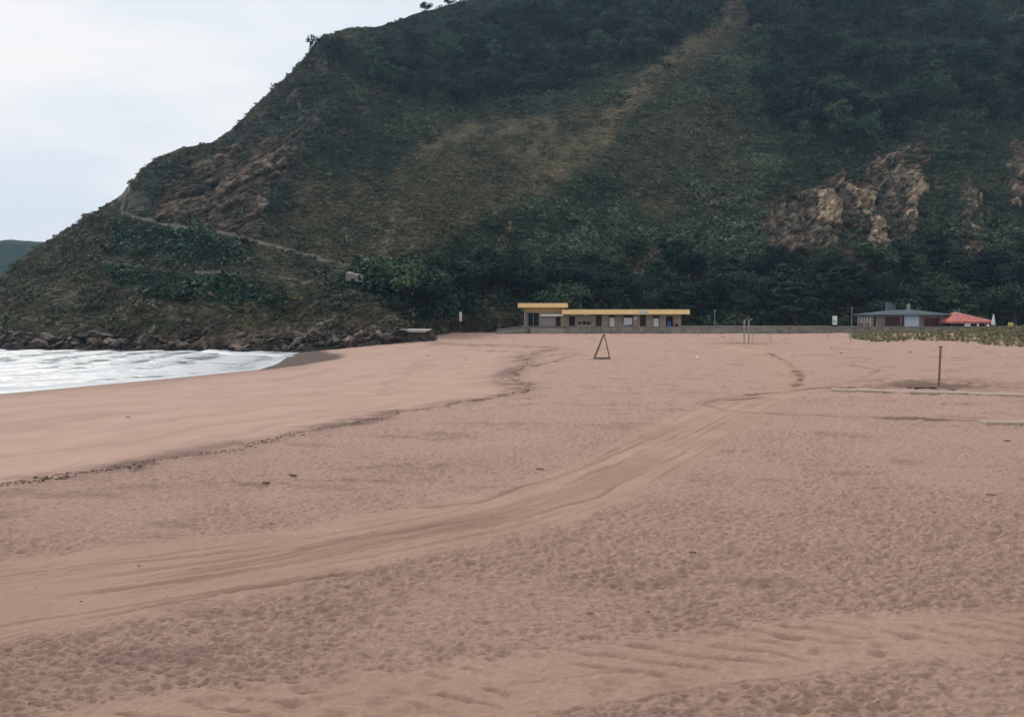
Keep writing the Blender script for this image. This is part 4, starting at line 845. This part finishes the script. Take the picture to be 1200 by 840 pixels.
for i in range(3): mb = MB(); mb.box(a+.12+i*.92, a+.12+i*.92+.82, YC+.09, YC+.118, zc0+.2, d-.2); mb.build('panel', PALEB, dr)
mb = MB(); mb.box(ops[0][0], ops[0][1], YC+.2, YC+.25, zc0, ops[0][3]); mb.build('door', BLACK, cf)
pm_ = simple_mat('pale pier', (.42, .38, .33))
for yy in (.1, 1.4, 2.7, 4.0, 5.3): mb = MB(); mb.box(XL-.14, XL-.004, YC+yy, YC+yy+.5, zc0, cz(369.8)); mb.build('pier', pm_, cf)
for px in (1057, 1079.5, 1104): mb = MB(); mb.box(cx_(px), cx_(px+2), YC-.1, YC-.004, zc0, cz(369.8)); mb.build('pilaster', DOOR if px == 1057 else WALLG, cf)
TABLE = simple_mat('dark table wood', (.035, .03, .03), None, .6, 4)
def table(px, Y, label, grp):
    x = AX(px, Y); r = empty('picnic_table', (x, Y, TZ), label, 'table', grp)
    mb = MB(); mb.box(x-.9, x+.9, Y-.4, Y+.4, TZ+.70, TZ+.76); mb.build('table_top', TABLE, r)
    for s_ in (-1, 1):
        mb = MB(); mb.box(x-.9, x+.9, Y+s_*.75-.13, Y+s_*.75+.13, TZ+.42, TZ+.47); mb.build('bench', TABLE, r)
        mb = MB(); mb.hexa([(x+s_*.7-.04, Y-.75, TZ), (x+s_*.7+.04, Y-.75, TZ), (x+s_*.7+.04, Y-.65, TZ), (x+s_*.7-.04, Y-.65, TZ)], [(x+s_*.7-.04, Y-.25, TZ+.70), (x+s_*.7+.04, Y-.25, TZ+.70), (x+s_*.7+.04, Y-.15, TZ+.70), (x+s_*.7-.04, Y-.15, TZ+.70)]); mb.hexa([(x+s_*.7-.04, Y+.65, TZ), (x+s_*.7+.04, Y+.65, TZ), (x+s_*.7+.04, Y+.75, TZ), (x+s_*.7-.04, Y+.75, TZ)], [(x+s_*.7-.04, Y+.15, TZ+.70), (x+s_*.7+.04, Y+.15, TZ+.70), (x+s_*.7+.04, Y+.25, TZ+.70), (x+s_*.7-.04, Y+.25, TZ+.70)]); mb.build('leg', TABLE, r)
table(1013, 152.5, 'dark picnic table in front of the pale piers at the left end of the cafe', 'picnic tables before the cafe')
table(1040, 152.5, 'dark picnic table under the left red shutter of the cafe', 'picnic tables before the cafe')
table(1053, 152.5, 'dark picnic table just left of the pale blue cafe door', 'picnic tables before the cafe')

# red roofed pavilion
YP = 153.; qx = lambda p: AX(p, YP); qz = lambda p: AZ(p, YP)
REDR, t, b = mat('red canopy'); g = nn(t, 'ShaderNodeNewGeometry'); n = nn(t, 'ShaderNodeTexNoise', Scale=2.0, Detail=6.0); t.links.new(g.outputs['Position'], n.inputs['Vector'])
t.links.new(ramp(t, n.outputs[0], [(.35, (.36, .075, .055)), (.62, (.56, .165, .13)), (.8, (.70, .42, .36))]), b.inputs['Base Color']); b.inputs['Roughness'].default_value = .6
pv = empty('red_pavilion', (qx(1135), YP, zc0), 'open pavilion with a bright red hipped canopy beside the cafe', 'pavilion')
mb = MB(); xa, xd = qx(1110), qx(1160.5); ya, yb = YP-1.5, YP+7; ze = qz(376.5); ax, ay, az_ = qx(1127.5), YP+2.6, qz(365.5)
n = 9; rim = [(xa+(xd-xa)*i/n, ya) for i in range(n+1)]+[(xd, ya+(yb-ya)*i/4) for i in range(1, 5)]+[(xd-(xd-xa)*i/n, yb) for i in range(1, n+1)]+[(xa, yb-(yb-ya)*i/4) for i in range(1, 4)]
mb.add([(x, y, ze) for x, y in rim]+[(ax, ay, az_)], [(i, (i+1) % len(rim), len(rim)) for i in range(len(rim))]+[tuple(range(len(rim)-1, -1, -1))]); mb.build('canopy', REDR, pv)
mb = MB()
for x, y, x2, y2 in ((xa, ya, xd, ya), (xd, ya, xd, yb), (xd, yb, xa, yb), (xa, yb, xa, ya)):
    mb.add([(x, y, ze-.35), (x2, y2, ze-.35), (x2, y2, ze-.003), (x, y, ze-.003)], [(0, 1, 2, 3)])
mb.build('valance', REDR, pv)
for i in (1, 3, 5, 7, 9, 11):                         # seams on the canopy
    x, y = rim[i]; mb = MB(); mb.cyl((x, y, ze+.02), (ax, ay, az_+.02), .035, .035, 5); mb.build('seam', simple_mat('pale seam', (.7, .4, .36)) if i == 1 else bpy.data.materials['pale seam'], pv)
for px, wd_, mt in ((1110.8, .15, DOOR), (1126, .75, WHITE), (1131.2, .22, WHITE), (1140.4, .3, WHITE), (1150, .12, GREYM), (1159, .15, DOOR)):
    mb = MB(); mb.box(qx(px), qx(px)+wd_, ya+.15, ya+.35, zc0, ze-.003); mb.build('post', mt, pv)
for px in (1111, 1158.8): mb = MB(); mb.box(qx(px), qx(px)+.15, yb-.4, yb-.2, zc0, ze-.003); mb.build('post', DOOR, pv)
mb = MB(); mb.box(qx(1112), qx(1126)-.02, ya+.5, ya+.56, zc0, ze-.37); mb.build('side_screen', BLACK, pv)
mb = MB(); mb.box(qx(1133), qx(1158), ya+.5, ya+.56, zc0, zc0+1.1); mb.build('low_screen', DOOR, pv)
mb = MB(); mb.box(qx(1112), qx(1158), yb-.7, yb-.6, zc0, ze-.37); mb.build('back_screen', BLACK, pv)
mb = MB(); mb.cyl((qx(1141), YP+5, ze), (qx(1141), YP+5, qz(361)), .05, .05, 6); mb.build('mast', GREYM, pv)

# parasol, drum, bin, sign board, poles
x, Y = AX(1164, 149), 149.; r = empty('closed_parasol', (x, Y, TZ), 'tall closed white parasol standing right of the red pavilion', 'parasol')
mb = MB(); mb.lathe((x, Y, TZ), [(.34, .45), (.31, .8), (.22, 1.5), (.10, 2.15), (.03, 2.45)], 10); mb.build('folded_canopy', WHITE, r, smooth=True)
mb = MB(); mb.cyl((x, Y, TZ), (x, Y, TZ+.5), .04, .04, 8); mb.build('pole', GREYM, r)
mb = MB(); mb.lathe((x, Y, TZ-.01), [(.3, 0), (.3, .1), (.06, .16)], 12); mb.build('foot', CONC, r)
x, Y = AX(1158, 148), 148.; mb = MB((x, Y, TZ)); mb.lathe((x, Y, TZ), [(.16, 0), (.2, .1), (.2, .5), (.12, .62), (.05, .66)], 12); tag(mb.build('gas_bottle', WHITE, smooth=True), 'small white rounded drum between the red pavilion and the closed parasol', 'drum')
YELB = simple_mat('yellow plastic', (.50, .50, .10), (.40, .42, .09), .5, 3, .05)
x, Y = AX(1184.5, 146.8), 146.8; r = empty('litter_bin', (x, Y, TZ), 'yellow green litter bin behind the dune grass at the far right', 'bin')
mb = MB(); mb.lathe((x, Y, TZ), [(.34, 0), (.42, .7), (.44, .72)], 12); mb.build('body', YELB, r); mb = MB(); mb.lathe((x, Y, TZ+.722), [(.47, 0), (.42, .14), (.15, .22)], 12); mb.build('lid', YELB, r)
x, Y = AX(978, 149), 149.; r = empty('notice_board', (x, Y, TZ), 'small upright white notice board in a dark frame on the promenade', 'sign')
zs = lambda p: AZ(p, Y)
mb = MB(); mb.box(x-.55, x+.55, Y, Y+.08, zs(384), zs(369)); mb.build('frame', BLACK, r)
mb = MB(); mb.box(x-.38, x+.42, Y-.03, Y-.003, zs(380.6), zs(370.2)); mb.build('panel', WHITE, r)
mb = MB(); mb.box(x-.3, x+.1, Y-.045, Y-.032, zs(377.5), zs(375.4)); mb.build('print', SHUT, r)
mb = MB(); mb.box(x-.5, x-.4, Y, Y+.08, TZ-.2, zs(384)-.003); mb.box(x+.4, x+.5, Y, Y+.08, TZ-.2, zs(384)-.003); mb.build('leg', GREYM, r)
def lamp(px, Y, top, label):
    x = AX(px, Y); r = empty('lamp_post', (x, Y, TZ), label, 'lamp post', 'thin poles along the promenade'); zt_ = AZ(top, Y)
    mb = MB(); mb.cyl((x, Y, TZ-.1), (x, Y, zt_), .07, .045, 8); mb.build('pole', GREYM, r)
    mb = MB(); mb.lathe((x, Y, zt_), [(.05, 0), (.16, .06), (.15, .2), (.05, .26)], 10); mb.build('lantern', SHUT, r)
lamp(837.5, 150, 365, 'slim grey lamp post on the promenade between the beach house and the cafe'); lamp(998, 150, 362, 'slim grey lamp post just left of the cafe')
x, Y, z = [float(v) for v in at(540, 372.5, 147)]; r = empty('marker_stone', (x, Y-.8, z-.2), 'white marker stone on the green slope left of the beach house', 'marker')
mb = MB(); mb.box(x-.22, x+.22, Y-1, Y-.6, z-.6, z+.85); mb.build('slab', WHITE, r, bevel=.08); mb = MB(); mb.lathe((x, Y-.8, z+.852), [(.19, 0), (.18, .14), (.06, .24)], 10); mb.build('rounded_top', WHITE, r)
p = head_pt(151, 224); r = empty('path_marker', (p[0], p[1], p[2]), 'tiny upright post on the skyline where the hillside road rounds the ridge', 'post')
mb = MB(); mb.cyl((p[0], p[1], p[2]-.5), (p[0]+.1, p[1], p[2]+2.1), .28, .2, 8); mb.build('post', CONC2, r); mb = MB(); mb.box(p[0]-.5, p[0]+.5, p[1]-.3, p[1]+.3, p[2]+2.1, p[2]+2.5); mb.build('cap', CONC2, r)
# grey retaining wall at the road end
p0, p1 = head_pt(410, 319), head_pt(442, 322); r = empty('retaining_wall', tuple(p0), 'grey retaining wall at the lower end of the hillside road', 'wall')
for i in range(5):
    a = p0+(p1-p0)*i/5; c = p0+(p1-p0)*(i+.97)/5; yy = min(p0[1], p1[1])-1.2
    mb = MB(); mb.hexa([(a[0], yy, a[2]-1.5), (c[0], yy, c[2]-1.5), (c[0], yy+2, c[2]-1.5), (a[0], yy+2, a[2]-1.5)], [(a[0], yy+.2, a[2]-.15-.2*i), (c[0], yy+.2, c[2]-.2-.2*i), (c[0], yy+2, c[2]+.12-.2*i), (a[0], yy+2, a[2]+.2-.2*i)]); mb.build('panel', STONE, r, bevel=.04)

# ------------------------------------------------------------------ on the sand
WOOD = simple_mat('weathered wood', (.15, .115, .09), (.07, .052, .042), .9, 5, .4); RUST = simple_mat('brown metal', (.20, .15, .12), (.10, .075, .062), .7, 6, .2)
# A-frame goal seen edge on
gx0, gy0, gz0 = sand_pt(695.5, 421.5); gx1, gy1, gz1 = sand_pt(711.5, 419.5)
r = empty('goal_frame', ((gx0+gx1)/2, gy0, gz0), 'brown A shaped goal frame standing edge on in the open sand', 'goal')
L3 = 1.5; dvec = np.array([gx0+.4, gy0]); dvec /= np.linalg.norm(dvec)
tops = []
for k_ in (0, 1):
    ox, oy = dvec*L3*k_; top = (gx0*.38+gx1*.62+ox, gy0+oy, gz0+2.15); tops.append(top); nm = ()
    mb = MB(); mb.cyl((gx0+ox, gy0+oy, gz0-.1), (top[0]-.05, top[1], top[2]), .085, .07, 8); mb.build('leg', RUST, r)
    mb = MB(); mb.cyl((gx1+ox, gy0+.1+oy, gz0-.1), (top[0]+.04, top[1], top[2]-.02), .05, .05, 8); mb.build('leg', RUST, r)
    mb = MB(); mb.cyl((gx0+ox, gy0+oy, gz0+.07), (gx1+ox, gy0+.1+oy, gz0+.11), .07, .06, 8); mb.build('base_bar', RUST, r)
mb = MB(); mb.cyl(tops[0], tops[1], .055, .055, 8); mb.build('crossbar', RUST, r)
# far shower posts on their mound
sx, sy, sz_ = sand_pt(874, 403); f_ = sy/1000
for px, top, lab in ((872.3, 378.5, 'shorter pale post of the pair on the far sand mound'), (877.6, 375, 'taller pale post with crossed shower heads on the far sand mound')):
    x = AX(px, sy); zt_ = AZ(top, sy); r = empty('shower_post', (x, sy, sz_), lab, 'post', 'pair of posts on the sand mound')
    mb = MB(); mb.cyl((x, sy, sz_-.3), (x, sy, zt_), .085, .075, 10); mb.build('pole', SHUT, r)
    if top < 378:
        for s_ in (-1, 1): mb = MB(); mb.cyl((x, sy, zt_-.05), (x+s_*.33, sy, zt_+.08), .03, .03, 6); mb.lathe((x+s_*.36, sy, zt_+.02), [(.08, 0), (.05, .08), (.02, .1)], 8); mb.build('shower_head', SHUT, r)
        mb = MB(); mb.cyl((x, sy, zt_), (x, sy, zt_+.5), .03, .02, 6); mb.build('finial', SHUT, r)
    else: mb = MB(); mb.lathe((x, sy, zt_), [(.08, 0), (.12, .08), (.1, .3), (.03, .36)], 8); mb.build('cap', SHUT, r)
gx, gy, gz = sand_pt(893, 401); r = empty('goal_frame', (gx, gy, gz), 'thin grey goal frame right beside the pair of far posts', 'goal')
xa, xb = AX(882, gy), AX(903.5, gy); zt_ = AZ(386, gy)
for x in (xa, xb): mb = MB(); mb.cyl((x, gy, gz-.1), (x, gy, zt_), .035, .035, 6); mb.build('upright', GREYM, r)
mb = MB(); mb.cyl((xa-.03, gy, zt_), (xb+.03, gy, zt_), .04, .04, 6); mb.build('crossbar', GREYM, r)
mb = MB()
for i in range(13): mb.cyl((xa+(xb-xa)*i/12, gy+.8, gz), (xa+(xb-xa)*i/12, gy, zt_), .006, .006, 3)
for i in range(1, 8): zq = gz+(zt_-gz)*i/8; yq = gy+.8*(1-i/8); mb.cyl((xa, yq, zq), (xb, yq, zq), .006, .006, 3)
mb.build('net', SHUT, r)
for px, pt, pb, lab in ((997, 386, 400, 'thin low stake in the far sand below the cafe lamp post'), (818, 384.5, 394, 'thin low stake in the sand right of the beach house'), (970, 390, 396.5, 'very short stake in the sand near the notice board')):
    x, y, z = sand_pt(px, pb); r = empty('stake', (x, y, z), lab, 'stake', 'thin stakes in the sand'); mb = MB(); mb.cyl((x, y, z-.1), (x, y, AZ(pt, y)), .05, .045, 6); mb.build('stake_pole', GREYM, r)
# near foot shower post with tray
x, y, z = sand_pt(1100, 452.5); zt_ = AZ(407, y); r = empty('shower_post', (x, y, z), 'single dark brown shower post with a small cap beside the walkway', 'post')
mb = MB(); mb.cyl((x, y, z-.3), (x+.05, y, zt_), .058, .055, 12); mb.build('pole', RUST, r)
mb = MB(); mb.box(x-.05, x+.16, y-.08, y+.08, zt_+.001, zt_+.06); mb.build('cap', RUST, r, bevel=.01)
mb = MB(); mb.cyl((x+.02, y-.02, z+.9), (x+.02, y-.14, z+.9), .03, .03, 8); mb.build('push_button', GREYM, r)
x0_, y0_, z0_ = sand_pt(1062, 455.2); r = empty('shower_tray', (x0_+1, y0_, z0_), 'sunken dark shower tray at the foot of the brown post', 'tray')
xw = AX(1098, y0_); mb = MB(); mb.box(x0_, xw, y0_-.10, y0_, z0_-.35, z0_+.07); mb.build('rim', DOOR, r); mb = MB(); mb.box(x0_, xw+.6, y0_+.004, y0_+1.0, z0_-.3, z0_-.12); mb.build('tray_floor', WOOD, r)
mb = MB(); mb.box(x0_+1.2, xw+.9, y0_-.42, y0_-.16, z0_-.2, z0_+.0); mb.build('step', CONC, r)
# walkways of concrete slabs
SLAB = simple_mat('sandy slab', (.46, .37, .30), (.36, .28, .225), .85, 2, .2)
def walkway(pts, wd, label, n):
    A = np.array(sand_pt(*pts[0])); B = np.array(sand_pt(*pts[1])); d = B-A; Ln = np.linalg.norm(d[:2]); d /= Ln; pr = np.array([-d[1], d[0], 0])
    r = empty('walkway', tuple(A), label, 'walkway'); l = Ln/n
    for i in range(n):
        a = A+d*(i*l); c = A+d*(i*l+l-.04); u = .045+.015*math.sin(i*2.1); z0 = np.array([0, 0, -.15]); zt = np.array([0, 0, u+.035]); zt2 = np.array([0, 0, u+.035+.012*math.sin(i*5)])
        mb = MB(); mb.hexa([a+z0, c+z0, c+pr*wd+z0, a+pr*wd+z0], [a+zt, c+zt2, c+pr*wd+zt2, a+pr*wd+zt]); mb.build('slab', SLAB, r, bevel=.012)
walkway(((974, 458.2), (1275, 466.6)), .95, 'long pale slab walkway crossing the sand in front of the shower post', 9)
walkway(((1155, 496.8), (1330, 498.8)), .5, 'short pale slab strip half buried at the right edge below the walkway', 4)
# ball and debris
x, y, z = sand_pt(817.5, 421.5); mb = MB((x, y, z)); mb.lathe((x, y, z-.02), [(.02, 0), (.1, .03), (.165, .11), (.175, .18), (.15, .28), (.09, .34), (.02, .36)], 14); tag(mb.build('ball', WHITE, smooth=True), 'pale ball lying on the open sand right of the A frame goal', 'ball')
def drift(px, py, wpx, ang, hgt, label, grp='dark pieces of driftwood and weed on the sand', name='driftwood', m_=WOOD):
    x, y, z = sand_pt(px, py); l = .8*wpx*y/1000; hgt *= .42; rs = random.Random(px*7+py); mb = MB((x, y, z)); r0 = hgt
    pts = [(-l/2+l*i/5, rs.uniform(-.12, .12)*l, z+hgt*.3+rs.uniform(0, hgt*.5)) for i in range(6)]
    for (a, b_, c), (a2, b2, c2) in zip(pts[:-1], pts[1:]):
        mb.cyl((x+a*math.cos(ang)-b_*math.sin(ang), y+a*math.sin(ang)+b_*math.cos(ang), c), (x+a2*math.cos(ang)-b2*math.sin(ang), y+a2*math.sin(ang)+b2*math.cos(ang), c2), r0*rs.uniform(.5, .8), r0*rs.uniform(.35, .7), 6)
    tag(mb.build(name, m_), label, 'driftwood', grp)
for px, py, w_, h_, lab in ((502, 417, 4, .14, 'small dark lump of driftwood on the smooth sand before the concrete platform'), (545, 422, 3, .10, 'tiny dark lump of driftwood on the smooth sand left of the beach house'),
    (986, 414, 5, .16, 'dark lump of weed on the sand left of the shower post'), (974, 408, 4, .12, 'dark lump of weed on the far sand below the notice board'), (1067, 413, 4, .16, 'dark clump in the sand just left of the brown shower post'),
    (847, 395, 6, .15, 'dark low clump by the wall near the far posts'), (1180, 517, 9, .09, 'dark stick in the sand near the right edge below the slab strip'), (1162, 580, 16, .05, 'thin dark stick on the churned sand at the right edge'),
    (812, 648, 10, .045, 'dark twig on the churned sand below the wide wheel track'), (343, 557, 12, .07, 'dark stick on the sand above the wide wheel track'), (312, 566, 12, .07, 'dark weed strip on the sand left of the upper stick'),
    (633, 550, 10, .07, 'dark twig at the upper edge of the wide wheel track'), (692, 719, 10, .03, 'dark twig above the lower wheel track, left of the small pebble'), (760, 717, 5, .035, 'short black twig above the lower wheel track'),
    (1029, 822, 5, .02, 'tiny black pebble-like twig at the lower right of the sand'), (163, 663, 5, .03, 'small dark twig in the upper part of the wide track at left'), (95, 705, 4, .03, 'tiny dark twig inside the wide track at the far left'), (1125, 646, 8, .04, 'dark twig on the churned sand at mid right'), (150, 489, 5, .08, 'small dark stick on the smooth lower beach')):
    drift(px, py, w_, random.uniform(-.3, .3), h_, lab)
# seaweed and crumbs strewn along the wrack line
def wrack():
    V = []; F = []; rs = random.Random(3); L_ = [(a, b_) for a, b_ in WRACK_PX if a > -200]
    for i in range(16000):
        j = rs.randint(0, len(L_)-2); t_ = rs.random(); a = L_[j]; c = L_[j+1]; px = a[0]+(c[0]-a[0])*t_; py = a[1]+(c[1]-a[1])*t_
        X_, Y_ = plane_pt(np.array(px), np.array(py), 0.)[:2]; X_ += rs.gauss(0, .8); Y_ += rs.gauss(0, .8)
        V.append((X_, Y_)); 
    A = np.array(V); sr_ = side_of(A[:, 0]+.8*fbm(A[:, 0]*.55, A[:, 1]*.55, 31, 4), A[:, 1]+1.7*fbm(A[:, 0]*.5, A[:, 1]*.5, 33, 5, .6), WRACK)
    A = A[(sr_ > -.25) & (sr_ < .35)]; z = sand_base(A[:, 0], A[:, 1])[0]; V2 = []
    for i, (xy, zz_) in enumerate(zip(A, z)):
        s_ = rs.uniform(.006, .022); k = len(V2); dd = RNG.normal(0, s_, (4, 3)); dd[:, 0] *= 1.8; dd[:, 2] = np.abs(dd[:, 2])*.5; dd[3, 2] += s_; V2 += list(np.array([xy[0], xy[1], zz_+.02])+dd); F += [(k, k+1, k+3), (k+1, k+2, k+3), (k+2, k, k+3), (k, k+2, k+1)]
    return np_mesh('seaweed', V2, F, False)
tag(link('seaweed', wrack(), simple_mat('dried seaweed', (.05, .03, .02), (.03, .02, .014), .9, 6)), 'thin line of dried seaweed crumbs along the high water mark', 'seaweed', kind='stuff')

# ------------------------------------------------------------------ dune grass at right
n = 5600; X = RNG.uniform(46, 135, n); Yv = RNG.uniform(96, 146, n)
GP = wline([(1012, 399), (1040, 401.5), (1075, 399), (1100, 398), (1135, 401), (1160, 404.5), (1190, 406.5), (1240, 409), (1330, 413)])+[(138, 112), (138, 145), (57, 145)]
keep = pip(X+1.2*fbm(X/3, Yv/3, 71, 3), Yv+3*fbm(X/4, Yv/4, 73, 3), GP) & (fbm(X/5, Yv/5, 72, 3) > -.42); X = X[keep]; Yv = Yv[keep]; Z = sand_base(X, Yv)[0]
k = RNG.uniform(size=(len(X), 1)); tint = np.array([.14, .15, .08])*(1-k)+np.array([.30, .28, .17])*k
m_ = leaf_mat('marram blades', None, None, True)
scatter('dune_grass', 'tufts of green and straw coloured marram grass on the low dune at right', 'grass', np.stack([X, Yv, Z-.03], -1), RNG.uniform(.35, .68, len(X))*(.8+.6*sst(58, 84, X))*(1+.35*fbm(X/4, Yv/4, 76, 3)), 1.0, tint, [blade_mesh('grass_tuft', 60, 5), blade_mesh('grass_tuft', 50, 6), clump_mesh('grass_tuft', 70, .7, .16, 21)], m_)
n = 900; px = RNG.uniform(515, 612, n); q = np.array([head_pt(a, RNG.uniform(376, 390)) for a in px[:300]]); 
k = RNG.uniform(size=(300, 1)); scatter('slope_grass', 'brownish grass on the low bank left of the beach house ramp', 'grass', q, RNG.uniform(.5, .9, 300), .9, np.array([.06, .065, .035])*(1-k)+np.array([.11, .10, .055])*k, [blade_mesh('bank_tuft', 60, 8)], m_)

# ------------------------------------------------------------------ haze
HAZE = .00019
if HAZE:
    mb = MB(); mb.box(-1700, 1700, -260, 2100, -6, 235); hz = mb.build('haze', None)
    m = bpy.data.materials.new('haze'); m.use_nodes = True; t = m.node_tree; t.nodes.clear(); o = t.nodes.new('ShaderNodeOutputMaterial'); pvn = t.nodes.new('ShaderNodeVolumePrincipled')
    pvn.inputs['Density'].default_value = HAZE; pvn.inputs['Color'].default_value = (.45, .70, 1, 1); pvn.inputs['Anisotropy'].default_value = .2; t.links.new(pvn.outputs[0], o.inputs['Volume'])
    hz.data.materials.append(m); tag(hz, 'thin bluish sea haze filling the air over the beach', 'haze', kind='stuff')
